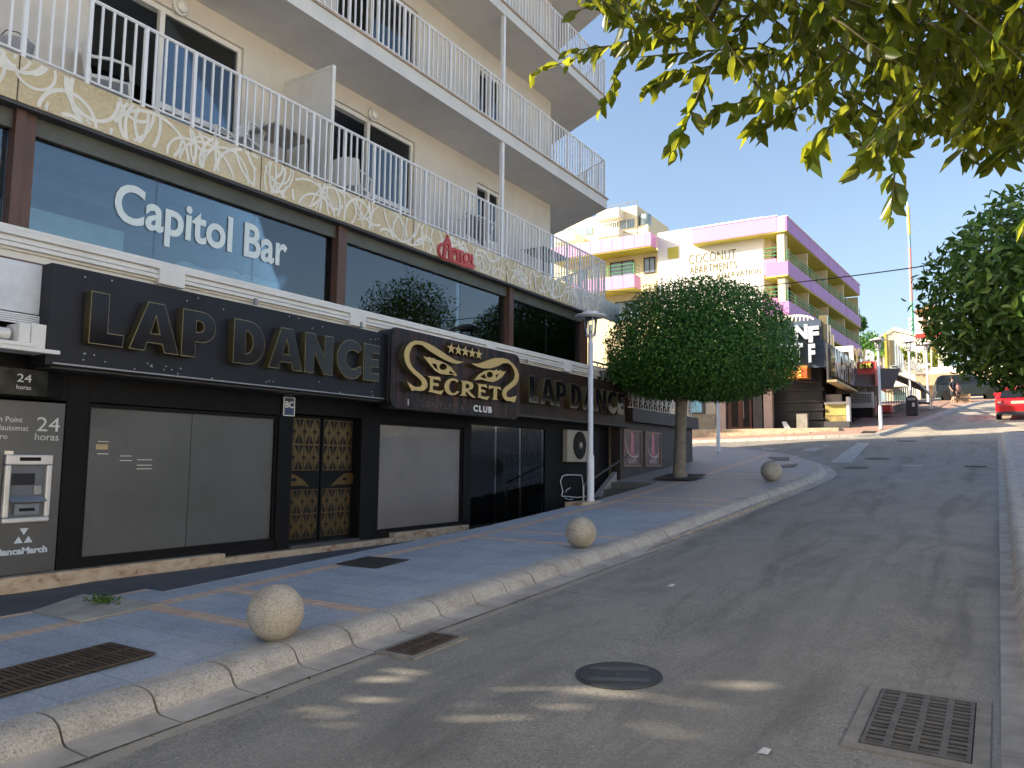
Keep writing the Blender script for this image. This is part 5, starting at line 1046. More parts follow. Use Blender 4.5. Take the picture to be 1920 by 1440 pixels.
fwin(1162, 415, 1189, 426, YB-.01); fwin(1085, 430, 1111, 439, YB+1.95); fwin(1123, 417, 1158, 433, YB-.01); fwin(1050, 432, 1076, 444, YB+1.95); fwin(1050, 463, 1076, 474, YB+1.95); fwin(1085, 463, 1111, 474, YB+1.95); fwin(1050, 497, 1076, 508, YB+1.95); fwin(1088, 497, 1108, 508, YB+1.95)
def frail(px0, py0, px1, py1, Y):
    a, c = PY(px0, py0, Y), PY(px1, py1, Y); m = MB(); m.box(a[0], c[0], Y-.04, Y, a[2]-.08, a[2]); x = a[0]
    while x < c[0]: m.box(x, x+.06, Y-.03, Y-.01, c[2], a[2]-.08); x += .28
    m.build('balcony_railing', m_fw, far)
frail(1121, 421, 1159, 433, YB-1.7); frail(1050, 436, 1077, 447, YB-1.0); frail(1050, 466, 1077, 477, YB-1.0)
fb(1050, 477, 1077, 481, YB-1, YB+2, 'balcony_slab', m_fw)
a = PY(1205, 400, YB); c = PY(1216, 430, YB); b = MB(); rr_ = (PY(1216, 400, YB)[0]-PY(1196, 400, YB)[0])/2; b.lathe([(rr_, 0), (rr_, a[2]-c[2]+.5), (rr_*.6, a[2]-c[2]+.6)], (a[0], YB+1, c[2]-.5), 24); b.build('stair_drum', M('stair_glass', (.32, .40, .42), .15, var=.2), far, True)
fb(1196, 424, 1216, 540, YB, YB+6, 'drum_base', m_fb, True)
a, c = PY(1140, 386, YB), PY(1193, 399, YB); m = MB()
for z in (a[2], (a[2]+c[2])/2): m.tube([(a[0], YB+.3, z), (c[0], YB+.3, z)], .05, 5)
for k in range(4): x = a[0]+(c[0]-a[0])*k/3; m.tube([(x, YB+.3, c[2]), (x, YB+.3, a[2]+.1)], .06, 5)
m.build('roof_railing', m_grey, far)
b = MB(); p0, p1 = PY(1160, 432, YB-.3), PY(1195, 446, YB-.3); b.prism([(p0[0], YB-.3, p0[2]), (p1[0], YB-.3, p1[2]), (p1[0], YB-.3, p1[2]-.5), (p0[0], YB-.3, p0[2]-.5)], (0, .3, 0)); b.build('ramp_wall', m_fw, far)

# ================================================================== CORNER BARS (in front of the pink block)
YF = 37.4
bars = thing('corner_bar_building', 'low row of dark corner bars in front of the pink apartment block', 'building', (-8, YF, 3))
def f3(px, py, Y=YF): return PY(px, py, Y)
def fr(px0, py0, px1, py1, Y, depth, name, mat, par=None, bev=0):
    a, c = f3(px0, py0, Y), f3(px1, py1, Y); o = MB().box(a[0], c[0], Y, Y+depth, min(a[2], c[2]), max(a[2], c[2])).build(name, mat, par or bars, bevel=bev); return o
XS = -6.1
gz = g(-9, YF)
xk = f3(1543, 760)[0]; b = MB(); b.box(-24, xk, YF+.6, 52, 1.5, 6.4); b.box(xk, XS, 41.2, 52, 1.5, 6.4); b.build('wall', m_blackwall, bars); MB().box(-24, XS-.0, YF+.5, 52.5, 6.4, 6.7).build('roof', M('bar_roof', (.5, .48, .44), .8), bars)
MB().box(-24, XS+.2, 35.9, YF+.8, 1.5, 3.17).build('plinth_step', m_trav, bars, bevel=.02); MB().box(-24, XS-.9, 35.4, 35.9, 1.5, 2.98).build('plinth_step', m_trav, bars, bevel=.02)
m_tile = M('grey_wall_tile', (.34, .32, .28), .5, var=.15, scale=4); m_pcol = M('pink_column', (.40, .30, .28), .5, var=.15)
fr(1255, 690, 1342, 778, YF, .3, 'tiled_wall', m_tile); fr(1255, 778, 1342, 808, YF-.01, .3, 'tiled_base', M('stone_base', (.22, .20, .165), .6, var=.3, scale=5))
o = fr(1291, 735, 1322, 776, YF-.04, .05, 'window', m_dgrey); fr(1296, 738, 1316, 773, YF-.05, .02, 'pane', M('blue_poster_window', (.20, .45, .60), .3, var=.4, scale=1.5), o)
fr(1344, 690, 1361, 808, YF-.05, .35, 'column', m_pcol); fr(1430, 690, 1449, 808, YF-.05, .35, 'column', m_pcol)
o = fr(1362, 690, 1410, 807, YF+.05, .2, 'door', M('dark_wood_door', (.075, .025, .018), .35, var=.3)); fr(1392, 700, 1405, 800, YF+.04, .02, 'pane', m_hole, o); fr(1370, 700, 1384, 800, YF+.04, .02, 'pane', m_hole, o); fr(1393.5, 752, 1395, 784, YF-.0, .04, 'handle', m_steel, o)
fr(1410, 690, 1430, 808, YF+.1, .1, 'window', m_dgrey)
# dark open bar with shelves on the front
fr(1450, 690, 1544, 808, YF+.5, .1, 'bar_recess', M('bar_black', (.016, .017, .019), .5, var=.4, scale=1.5))
for yy in (730, 752, 768, 785): fr(1450, yy, 1545, yy+1.5, YF+.42, .08, 'panel_line', M('bar_black', (1, 1, 1)))
o = fr(1493, 776, 1514, 806, YF-.3, .3, 'stone_pier', granite('pier_stone', (.25, .24, .22)))
t = thing('leaning_boards', 'pale boards leaning against the dark bar front by the pink column', 'boards', tuple(f3(1470, 806)));
for k, (a_, c_) in enumerate(((1463, 1472), (1466, 1479))):
    p, q2 = f3(a_, 790, YF-.1), f3(c_, 806, YF-.4); MB().prism([(p[0], YF+.2, p[2]), (p[0]+.12, YF+.2, p[2]), (q2[0]+.12, YF-.4, q2[2]), (q2[0], YF-.4, q2[2])], (0, .04, 0)).build('board', m_plast, t)
# pizza kiosk
kk = thing('kiosk', 'white framed yellow food kiosk under the brown awning on the corner', 'kiosk', tuple(f3(1570, 792)))
YK = 37.9
fr(1545, 754, 1587, 757.5, YK, .4, 'counter_top', m_white, kk); fr(1586, 744, 1593, 791, YK-.05, .5, 'post', m_white, kk); fr(1547, 758, 1586, 778.5, YK+.05, .5, 'shutter', M('kiosk_yellow', (.42, .36, .12), .5, var=.1), kk); fr(1547, 780, 1586, 791, YK+.05, .5, 'menu_panel', M('menu_panel', (.35, .26, .10), .5, var=.5, scale=4), kk)
fr(1548, 740, 1577, 753, YK+.2, .3, 'crate_board', M('kiosk_grey', (.30, .26, .24), .7), kk)
fr(1515, 791, 1593, 806, YK-.4, .4, 'front_step', m_dgrey, kk)
# curtains/posters at the back under the awning
for (x0, x1, y0, y1, cc_) in ((1552, 1557, 718, 740, (.38, .30, .22)), (1558, 1568, 716, 739, (.16, .04, .03)), (1569, 1579, 724, 738, (.42, .36, .28)), (1580, 1600, 727, 738, (.45, .42, .38)), (1608, 1625, 728, 738, (.22, .2, .2))): fr(x0, y0, x1, y1, 40.5, .1, 'wall_poster', M('wall_poster_%d' % x0, cc_, .6, var=.5, scale=9))
fr(1543, 712, 1548, 755, 38.2, .12, 'pole', m_grey)
acg = thing('condenser_unit', 'grey louvred condenser box hanging under the awning beside the kiosk', 'air conditioner', tuple(f3(1615, 760))); YA = 40.2
fr(1594, 736, 1637, 764, YA, .5, 'casing', m_grey, acg); b = MB(); a, c = f3(1597, 739, YA), f3(1634, 755, YA)
for i in range(12):
    for j in range(6): x = a[0]+(c[0]-a[0])*(i+.15)/12; z = c[2]+(a[2]-c[2])*(j+.15)/6; b.box(x, x+(c[0]-a[0])/12*.65, YA-.02, YA-.005, z, z+(a[2]-c[2])/6*.6)
b.build('grille', m_hole, acg)
fr(1595, 764.5, 1637, 782, 40.3, .3, 'bar_counter', m_blackwall)
fr(1634, 760, 1670, 772, 43.5, 1.5, 'red_wall', m_redp); fr(1640, 742, 1644, 778, 41.2, .12, 'pole', m_pcol)
# awnings
def awning(label, u0, u1, z_top, z_bot, xw, xo, mat):
    t = thing('shop_awning', label, 'awning', (xw, u0, z_bot)); MB().prism([(xw, u0, z_top), (xo, u0, z_bot), (xo, u0, z_bot-.06), (xw, u0, z_top-.12)], (0, u1-u0, 0)).build('canvas', mat, t); MB().box(xo, xo+.08, u0, u1, z_bot-.12, z_bot+.02).build('front_bar', m_grey, t); return t
m_aw1 = M('awning_brown', (.085, .065, .062), .8, var=.15); m_aw2 = M('awning_grey', (.15, .145, .155), .8, var=.1)
t = thing('shop_awning', 'brown awning over the corner bar under the mirror letters', 'awning', tuple(f3(1560, 705)))
a, c = f3(1505, 690, YF+.4), f3(1612, 708, YF+.4); d, e = f3(1502, 714, YF-.6), f3(1650, 716, YF-.6)
MB().add([(a[0], YF+.6, a[2]), (c[0]+1.2, YF+5.5, c[2]+.9), (e[0], YF+4.2, e[2]+.1), (d[0]-.1, YF-.6, d[2])], [(0, 3, 2, 1)]).build('canvas', m_aw1, t).modifiers.new('s', 'SOLIDIFY').thickness = .05
awning('grey awning on the street side behind the red drinks sign', 45, 52.5, 7.3, 5.9, XS, XS+2.6, m_aw2)
# letter signs
nf = thing('club_sign', 'stacked mirror letter sign with NF above NIGHT FLIGHT behind the tree', 'sign', tuple(f3(1510, 690)))
YN = 36.6
fr(1440, 607, 1540, 648, YN+.15, .15, 'backboard', M('nf_board', (.06, .09, .14), .4), nf); fr(1440, 645, 1548, 688, YN+.2, .15, 'backboard', M('nf_board', (1, 1, 1)), nf)
def ftext(s, x0, x1, yb, yt, Y, par, mats, ext=.10, nm='letter'):
    p, q2, r2 = f3(x0, yb, Y), f3(x1, yb, Y), f3(x0, yt, Y); h = r2[2]-p[2]; return text(s, nm, h/.72, front_m(p[0], Y, p[2]), mats, par, ext, .05, q2[0]-p[0])
ftext('N', 1491, 1516, 636, 611, YN, nf, [m_mirror, m_mirwarm], .14); ftext('F', 1517, 1537, 641, 613, YN, nf, [m_mirror, m_mirwarm], .14)
ftext('NIGH', 1440, 1489, 679, 645, YN, nf, [m_mirror, m_mirwarm], .12); ftext('T', 1491, 1507, 677, 645, YN, nf, [m_mirror, m_mirwarm], .12); ftext('F', 1517, 1530, 678, 646, YN, nf, [m_mirror, m_mirwarm], .12)
ftext('L', 1532, 1543, 679, 646, YN+.4, nf, [m_mirror, m_mirwarm], .12); ftext('I', 1545, 1548, 680, 647, YN+.6, nf, [m_mirror, m_mirwarm], .12)
# returns receding along the street, a warm reflection painted in as gold
XN = f3(1546, 650, YN)[0]
b = MB()
for k, (u, w, z0_, z1_) in enumerate(((.2, .25, 626, 690), (.9, .22, 626, 686), (1.6, .25, 640, 684))): a, c = PX(1540, z1_-8*k*.3, XN), PX(1540, z0_+2*k, XN); b.box(XN-.3, XN+.05, YN+.3+u, YN+.3+u+w, 6.0, 8.4-.35*k)
b.build('warm_reflection_fin', m_mirwarm, nf)
b = MB(); b.tube([(f3(1480+x, 606, YN+.3)[0], YN+.3, f3(1480, 607-14*math.sqrt(max(0, 1-((x-5)/43)**2)), YN+.3)[2]) for x in range(-30, 49, 4)], .05, 6)
for x in range(-20, 44, 8): b.tube([(f3(1480+x, 606, YN+.3)[0], YN+.3, f3(1480, 607, YN+.3)[2]), (f3(1480+x*.85+4, 600, YN+.3)[0], YN+.3, f3(1480, 607-13*math.sqrt(max(0, 1-((x-5)/43)**2)), YN+.3)[2])], .04, 5)
b.build('arch', m_cwhite, nf)
s2 = thing('club_sign', 'row of mirror letters reading NIGHT FLIGHT along the street side', 'sign', (XS+.2, 42, 6))
pA, pB = PX(1559, 690, XS+.15), PX(1607, 711, XS+.15)
text('NIGHT FLIGHT', 'letter', 1.75, wall_m(XS+.2, pA[1], 5.35), [m_mirror, m_mirwarm], s2, .12, .03, max(4.0, pB[1]-pA[1])); MB().box(XS-.0, XS+.08, pA[1]-.3, pB[1]+.3, 5.15, 6.75).build('backboard', m_dgrey, s2)
MB().box(XS+.0, XS+.4, pA[1]-.3, pB[1]+.3, 5.05, 5.15).build('base', M('sign_wood', (.35, .28, .16), .6, var=.3), s2)
# white wall and more letters behind
t = thing('white_screen_wall', 'bright white wall with a dark opening behind the mirror letters', 'wall', tuple(f3(1575, 690, 46)))
fr(1556, 651, 1601, 700, 46, .3, 'wall', m_cwhite, t); fr(1573, 660, 1591, 672, 45.97, .04, 'opening', M('dark_interior', (1, 1, 1)), t)
s3 = thing('club_sign', 'tall gold and mirror letters above the red drinks sign', 'sign', tuple(f3(1620, 680, 46)))
for k, (x0, ch, mt_) in enumerate(((1602, 'Y', m_mirwarm), (1614, 'V', m_mirwarm), (1622, 'E', m_mirror), (1632, 'R', m_mirror))): ftext(ch, x0, x0+11, 684, 653+2*k, 46+.8*k, s3, [mt_, m_mirwarm], .15)
ob = thing('lit_sign_box', 'orange and yellow sign box hanging under the club letters', 'sign', tuple(f3(1490, 695)))
fr(1440, 689, 1514, 708, YF-1.0, .8, 'box', M('orange_box', (.55, .22, .05), .35, var=.5, scale=1.2), ob); fr(1498, 691, 1513, 706, YF-1.02, .02, 'red_panel', M('box_red', (.7, .10, .03), .35, var=.3, scale=2), ob); fr(1498, 691, 1502, 706, YF-1.03, .01, 'yellow_panel', M('box_yellow', (.75, .55, .12), .35), ob)
dk = thing('drinks_sign', 'red board with yellow DRINK lettering behind the corner street lamp', 'sign', tuple(f3(1624, 700, 40)))
fr(1607, 679, 1641, 700, 40, .12, 'board', m_redp, dk); fr(1610, 681, 1637, 690, 39.98, .02, 'strip', m_hole, dk); ftext('DRINK', 1612, 1635, 689, 683, 39.96, dk, M('drink_yellow', (.75, .62, .10), .5), .01, 'lettering'); [fr(x_, y_, x_+w_, y_+1.2, 39.985, .015, 'print_line', M('dull_red', (.28, .03, .03), .5), dk) for x_, y_, w_ in ((1610, 692, 12), (1624, 692, 12), (1612, 695, 18))]
d2 = thing('red_side_sign', 'pink red panel facing the street beside the corner lamp post', 'sign', tuple(PX(1650, 700, -4.9)))
a, c = PX(1643, 680, -4.9), PX(1661, 712, -4.9); MB().box(-4.98, -4.9, a[1], c[1], a[2]-1.15, a[2]+.05).build('board', M('faded_red', (.50, .15, .13), .5, var=.1), d2)
for i in range(8): y_ = a[1]+(c[1]-a[1])*(.12+.2*(i % 4)); z_ = a[2]-.5-.42*(i//4); MB().prism([(-4.895, y_, z_), (-4.895, y_+.22, z_+.02), (-4.895, y_+.3, z_+.3), (-4.895, y_+.06, z_+.26)], (.004, 0, 0)).build('print_mark', M('dark_red', (.3, .02, .03), .5), d2)
# far side letters along the street
s4 = thing('club_sign', 'farthest row of tarnished mirror letters before the white shop', 'sign', (XS+.2, 48, 7))
pA, pB = PX(1676, 685, -4.8), PX(1703, 700, -4.8); [MB().box(-4.9, -4.62, 46.1+.62*k_, 46.1+.62*k_+.28, 7.0, 8.35-.03*k_).build('letter_block', m_mirror if k_ % 2 else m_mirwarm, s4) for k_ in range(8)]; b = MB(); b.box(-5.0, -4.9, 45.2, 46.0, 6.6, 8.6); b.build('yellow_panel', M('yellow_panel', (.5, .36, .05), .5), s4)
# ================================================================== HILLTOP: shop, white house, tower, mast
YT = 100.0
def hb(par, px0, py0, px1, py1, Y, d, name, mat, ground=False):
    a, c = PY(px0, py0, Y), PY(px1, py1, Y); return MB().box(a[0], c[0], Y, Y+d, 5 if ground else min(a[2], c[2]), max(a[2], c[2])).build(name, mat, par)
shop = thing('hilltop_shop', 'beige shop with a white fascia and glass front at the top of the street', 'building', tuple(PY(1750, 740, YT)))
m_sb = M('shop_beige', (.50, .42, .32), .7, var=.08)
hb(shop, 1640, 694, 2150, 706, YT-1.2, 10, 'fascia', m_fw); hb(shop, 1660, 706, 2150, 745, YT, 8, 'wall', m_sb, True); hb(shop, 1716, 702, 2150, 707, YT-1.25, .05, 'fascia_band', M('fascia_tan', (.40, .28, .18), .7))
for (x0, x1) in ((1674, 1717), (1727, 1736), (1754, 1780)):
    o = hb(shop, x0, 708, x1, 738, YT-.05, .06, 'window', m_dgrey); hb(shop, x0+1, 710, x1-1, 737, YT-.07, .02, 'pane', M('shop_glass', (.06, .11, .12), .06), o)
hb(shop, 1716, 700, 1726, 745, YT-1.0, .8, 'column', m_fb, True); hb(shop, 1741, 705, 1753, 745, YT-.1, .1, 'panel', M('shop_panel', (.52, .36, .24), .7))
p, q2 = PY(1697, 688, YT-1.5), PY(1744, 688, YT-1.5); text('Tiger', 'fascia_lettering', 1.15, front_m(p[0], YT-1.3, p[2]-.25), M('letter_white', (.85, .85, .85), .4), shop, .12, .05, q2[0]-p[0])
for k in range(6): x = 1690+k*14; a, c = PY(x, 655, YT), PY(x, 692, YT); MB().tube([(a[0], YT+.5, a[2]), (c[0], YT+.5, c[2])], .08, 6).build('roof_post', m_fb, shop)
house = thing('white_house', 'white gabled house on the hill behind the shop roof terrace', 'house', tuple(PY(1690, 650, 114)))
a, pk, c = PY(1640, 645, 114), PY(1677, 622, 114), PY(1745, 640, 114); zb_ = PY(1690, 690, 114)[2]
MB().prism([(a[0], 114, zb_), (c[0], 114, zb_), (c[0], 114, c[2]), (pk[0], 114, pk[2]), (a[0], 114, a[2])], (0, 9, 0)).build('wall', m_cwhite, house)
b = MB(); b.prism([(a[0]-.8, 113.6, a[2]-.3), (pk[0], 113.6, pk[2]+.1), (c[0], 113.6, c[2]+.2), (c[0], 113.6, c[2]+.6), (pk[0], 113.6, pk[2]+.6), (a[0]-.8, 113.6, a[2]+.1)], (0, 10, 0)); b.build('roof', m_fw, house)
tower = thing('tiled_tower', 'white tower with an orange loggia and a tiled roof beside the tall mast', 'tower', tuple(PY(1735, 640, 108)))
hb(tower, 1715, 592, 1775, 640, 108, 4, 'shaft', m_cwhite, True); o = hb(tower, 1721, 582, 1770, 592, 108, 4, 'loggia', M('loggia_orange', (.62, .38, .14), .7)); hb(tower, 1729, 583, 1738, 590, 107.95, .06, 'opening', m_brown, o); hb(tower, 1743, 583, 1755, 590, 107.95, .06, 'opening', m_brown, o)
a, c, pk = PY(1714, 582.5, 107.5), PY(1776, 582.5, 107.5), PY(1745, 571, 110); b = MB(); b.add([(a[0], 107.5, a[2]), (c[0], 107.5, a[2]), (c[0], 113, a[2]), (a[0], 113, a[2]), (pk[0], 110, pk[2])], [(0, 1, 4), (1, 2, 4), (2, 3, 4), (3, 0, 4), (3, 2, 1, 0)]); b.build('roof', M('roof_tile', (.42, .24, .13), .8, var=.25, scale=3), tower)
ps = thing('roof_sign', 'dark and red lettered board on the shop roof in front of the tower', 'sign', tuple(PY(1738, 645, YT+.5)))
hb(ps, 1716, 626, 1772, 634, YT+.6, .2, 'red_strip', m_redp); hb(ps, 1716, 634, 1772, 646, YT+.6, .2, 'board', M('sign_brown', (.06, .05, .04), .6)); p = PY(1718, 639.5, YT+.55); q2 = PY(1768, 639, YT+.55); text('CASABLANCA', 'lettering', .55, front_m(p[0], YT+.58, p[2]-.1), m_fw, ps, .01, .01, q2[0]-p[0]); [hb(ps, x_, 642, x_+w_, 644.5, YT+.57, .03, 'print_line', m_fw) for x_, w_ in ((1720, 2.5), (1725, 11), (1739, 3))]
YM = 106; mast = thing('striped_mast', 'tall mast painted yellow, blue, pink and green beside the tiled tower', 'mast', tuple(PY(1711, 640, YM)))
for (x0, y0, x1, y1, cc_, r_) in ((1702, 388, 1705, 440, (.72, .55, .12), .19), (1704.5, 440, 1706, 465, (.12, .30, .42), .15), (1705.5, 465, 1709, 565, (.66, .25, .22), .17), (1709, 565, 1712, 628, (.10, .38, .22), .16)):
    a, c = PY(x0, y0, YM), PY(x1, y1, YM); MB().tube([tuple(a), tuple(c)], r_, 10).build('section', M('mast_%d' % y0, cc_, .5, var=.05), mast)
a = PY(1702, 386, YM); MB().tube([tuple(a), (a[0], YM, a[2]+.5)], .1, 6).build('cap', m_white, mast)
for (x, y) in ((1672, 630), (1692, 625), (1760, 470)): c = PY(x, y, YM); MB().tube([tuple(PY(1704, 400, YM)), tuple(c)], .018, 4).build('stay', m_grey, mast)
for k, yy in enumerate((596, 605, 614)): hb(mast, 1703, yy, 1710, yy+4, YM-.3, .6, 'speaker', m_white)
# hilltop plants
def bush(name, label, cat, c, r_, n, ln, mat, seed, stem=1.0, group=None):
    t = thing(name, label, cat, (c[0], c[1], c[2]-stem), group); MB().tube([(c[0], c[1], c[2]-stem), (c[0], c[1], c[2])], [.12, .05], 6).build('trunk', m_bark, t); crown(t, c, r_, r_, r_, r_*.8, n, ln, mat, .4, False, .25, seed, .4); return t
m_leafY = leafmat('yellow_green_shrub_leaf', [(0, (.08, .12, .01)), (.6, (.20, .25, .02)), (1, (.35, .36, .04))], .3, (.4, .4, .03))
bush('shrub', 'yellow green shrub on the shop roof left of the far lamp', 'shrub', PY(1684, 668, YT+1), 1.3, 900, .35, m_leafY, 21); bush('shrub', 'yellow green shrub on the shop roof under the lettered board', 'shrub', PY(1745, 672, YT+2), 1.3, 900, .35, m_leafY, 22)
bush('tree', 'dark pine like tree peeping out behind the purple balconies', 'tree', PY(1608, 607, 84), .75, 900, .4, m_leafA, 23, 6); bush('tree', 'low dark tree on the horizon between the pink block and white house', 'tree', PY(1630, 652, 110), 1.9, 1600, .5, m_leafA, 24, 4)
def palm(label, c, h, seed):
    t = thing('palm', label, 'palm', (c[0], c[1], c[2]-h)); MB().tube([(c[0], c[1], c[2]-h), tuple(c)], .12, 7).build('trunk', m_bark, t); r2 = random.Random(seed); b = MB()
    for i in range(16):
        a = i*2.4; L = 1.9; pts = []
        for k in range(6): s_ = k/5; pts.append(Vector((c[0]+math.cos(a)*L*s_, c[1]+math.sin(a)*L*s_, c[2]+L*(.55*s_-.85*s_*s_)*(1+.5*math.sin(i)))))
        for p, q3 in zip(pts, pts[1:]):
            sd_ = Vector((-math.sin(a), math.cos(a), 0))
            for s_ in (-1, 1): b.add([p, q3, q3+sd_*s_*.32-Vector((0, 0, .12)), p+sd_*s_*.32-Vector((0, 0, .12))], [(0, 1, 2, 3)])
    b.build('fronds', m_leafB, t)
palm('small palm with arching fronds on the shop roof terrace', PY(1700, 662, YT+3), 1.5, 1); palm('small palm leaning near the mirror letters and white house', PY(1652, 658, YT-2), 2.0, 2)
# ================================================================== UPHILL STREET: bin, bench, railings, cars, people
p = PG(1711, 779, .13); bn = thing('litter_bin', 'black litter bin with arched hood behind the uphill street lamp', 'bin', (p[0], p[1], p[2])); m_bin = M('bin_black', (.03, .026, .03), .5)
b = MB(); w = .27; b.prism([(p[0]-w, p[1]-.22, p[2]), (p[0]+w, p[1]-.22, p[2]), (p[0]+w, p[1]-.22, p[2]+.85)]+[(p[0]+w*math.cos(R(a)), p[1]-.22, p[2]+.85+.2*math.sin(R(a))) for a in range(15, 180, 15)]+[(p[0]-w, p[1]-.22, p[2]+.85)], (0, .44, 0)); b.build('body', m_bin, bn, bevel=.02)
MB().box(p[0]-.2, p[0]+.2, p[1]-.235, p[1]-.221, p[2]+.78, p[2]+.92).build('opening', m_grey, bn); MB().box(p[0]+.02, p[0]+.14, p[1]-.235, p[1]-.221, p[2]+.45, p[2]+.65).build('sticker', m_plast, bn)
p = PG(1735, 768, .13); bc = thing('bench', 'grey slatted reclining bench beside the far lamp post', 'bench', (p[0], p[1], p[2])); z = p[2]
b = MB()
for k in range(6): b.box(p[0]-.45+.13*k, p[0]-.45+.13*k+.10, p[1]-.8, p[1]+.8, z+.42-.02*k, z+.45-.02*k)
b.build('seat', m_grey, bc); b = MB()
for k in range(6): b.obox((p[0]+.32+.05*k, p[1]-.8, z+.40+.11*k), (.04, 0, .09), (0, 1.6, 0), (-.025, 0, .012))
b.build('backrest', m_grey, bc)
for s_ in (-.7, .7): MB().tube([(p[0]-.4, p[1]+s_, z+.42), (p[0]+.3, p[1]+s_, z+.36), (p[0]+.3, p[1]+s_, z)], .03, 6).build('leg', m_steel, bc)
hr = thing('stair_railing', 'white metal railing on the steps beside the red wall uphill', 'railing', tuple(PG(1665, 772, .13))); b = MB(); a = PG(1664, 776, .13); c = PG(1697, 757, .13); a, c = np.array((XS+.9, a[1], a[2])), np.array((XS+1.5, c[1], c[2]))
for k in range(14): q3 = a+(c-a)*k/13; b.tube([tuple(q3), tuple(q3+np.array((0, 0, 1.2)))], .025, 5)
b.tube([tuple(a+np.array((0, 0, 1.2))), tuple(c+np.array((0, 0, 1.2)))], .04, 5); b.build('bars', m_white, hr); MB().prism([(XS+.7, a[1], a[2]-.3), (XS+1.1, a[1], a[2]-.3), (XS+1.6, c[1], c[2]-.3), (XS+1.2, c[1], c[2]-.3)], (0, 0, .55)).build('base_wall', M('rubble_stone', (.22, .20, .17), .9, var=.5, scale=6), hr)
def car(name, label, loc, rz, paint, L, W, prof, belt, roof, plate_txt, tilt=0.0):
    t = thing(name, label, 'car', (0, 0, 0)); b = MB(); n = len(prof); vs = []; hw = W/2
    lay = [-1, -.94, -.5, .5, .94, 1]
    for y in lay:
        for (x, z) in prof:
            k = max(0, min(1, (z-belt)/(roof-belt))); yy = y*hw*(1-.24*k); ins = .94 if abs(y) == 1 else 1.0
            cxm = sum(p[0] for p in prof)/n; vs.append(((x-cxm)*ins+cxm, yy, z if abs(y) < 1 or z > belt else z*.98+.01))
    fs = [tuple(range(n))[::-1], tuple((len(lay)-1)*n+i for i in range(n))]
    for r_ in range(len(lay)-1):
        for i in range(n): j = (i+1) % n; fs.append((r_*n+i, r_*n+j, (r_+1)*n+j, (r_+1)*n+i))
    b.add(vs, fs); o = b.build('body', paint, t, False, .03)
    return t
m_tyre = M('tyre', (.018, .018, .018), .85); m_rim = M('wheel_rim', (.45, .45, .46), .35, metal=.7); m_cglass = M('car_glass', (.012, .015, .018), .05); m_tail = M('tail_lamp', (.55, .05, .04), .2); m_clear = M('clear_lamp', (.7, .68, .65), .2)
def wheels(t, xs_, W, r_):
    for x in xs_:
        for s_ in (-1, 1):
            b = MB(); b.lathe([(r_*.62, -.10), (r_*.95, -.10), (r_, -.06), (r_, .06), (r_*.95, .10), (r_*.62, .10)], n=24); b.xf(Matrix.Translation((x, s_*(W/2-.10), r_)) @ Matrix.Rotation(R(90), 4, 'X')); w = b.build('wheel', m_tyre, t, True)
            b = MB(); b.lathe([(r_*.6, -.06), (r_*.62, .085), (r_*.2, .07), (0, .075)], n=20); b.xf(Matrix.Translation((x, s_*(W/2-.10), r_)) @ Matrix.Rotation(R(-90)*s_, 4, 'X')); b.build('rim', m_rim, w, True)
            b = MB(); b.lathe([(r_*1.18, -.02), (r_*1.18, .02), (0, .021)], n=24); b.xf(Matrix.Translation((x, s_*(W/2-.02), r_*1.05)) @ Matrix.Rotation(R(-90)*s_, 4, 'X')); b.build('wheel_arch', m_hole, t)
# red hatchback seen from behind (its nose points up the street, local +x forward)
RP = [(-2.0, .32), (-2.05, .45), (-2.06, .72), (-2.0, .98), (-1.93, 1.05), (-1.62, 1.45), (-1.3, 1.52), (-.2, 1.54), (.35, 1.46), (1.05, 1.02), (1.9, .88), (2.06, .72), (2.06, .42), (1.98, .30)]
red = car('red_car', 'bright red estate car seen from behind at the right edge', (0, 0, 0), 0, M('car_red', (.62, .012, .02), .2, var=.04, spec=.6), 4.1, 1.78, RP, 1.02, 1.54, '')
def hwid(z): return .89*(1-.24*max(0, min(1, (z-1.02)/.52)))
b = MB(); b.add([(-1.955, -.70, 1.07), (-1.955, .70, 1.07), (-1.675, .60, 1.42), (-1.675, -.60, 1.42)], [(3, 2, 1, 0)]); b.build('rear_window', m_cglass, red)
for s_ in (-1, 1):
    b = MB(); pts = [(-1.55, 1.08), (.85, 1.08), (.32, 1.40), (-.2, 1.47), (-1.35, 1.44)]; b.add([(x, s_*(hwid(z)+.012), z) for x, z in pts], [tuple(range(5)) if s_ < 0 else tuple(range(5))[::-1]]); b.build('side_window', m_cglass, red)
    b = MB(); b.box(-2.075, -1.9, s_*.60, s_*.86, .78, 1.0); b.build('tail_light', m_tail, red, bevel=.02); b = MB(); b.box(-2.08, -2.06, s_*.66, s_*.78, .83, .90); b.build('reversing_light', m_clear, red)
    MB().box(.55, .75, s_*.88, s_*1.02, 1.02, 1.16).build('wing_mirror', MC['car_red'], red, bevel=.02); MB().tube([(-1.4, s_*.60, 1.56), (0, s_*.62, 1.58)], .02, 6).build('roof_bar', m_dgrey, red)
b = MB(); b.add([(.98, -.66, 1.09), (.98, .66, 1.09), (.42, .58, 1.43), (.42, -.58, 1.43)], [(0, 1, 2, 3)]); b.build('windscreen', m_cglass, red)
MB().box(-2.09, -2.06, -.26, .26, .80, .92).build('number_plate', M('plate_cream', (.66, .58, .42), .5), red); MB().box(-2.10, -1.95, -.86, .86, .30, .44).build('bumper', m_dgrey, red, bevel=.03); MB().box(-1.7, -1.62, -.55, .55, 1.50, 1.54).build('spoiler', MC['car_red'], red, bevel=.01)
wheels(red, (-1.28, 1.3), 1.78, .31)
rp_ = PG(1880, 788); rzx = rp_[0]+.70; ry_ = rp_[1]+1.9
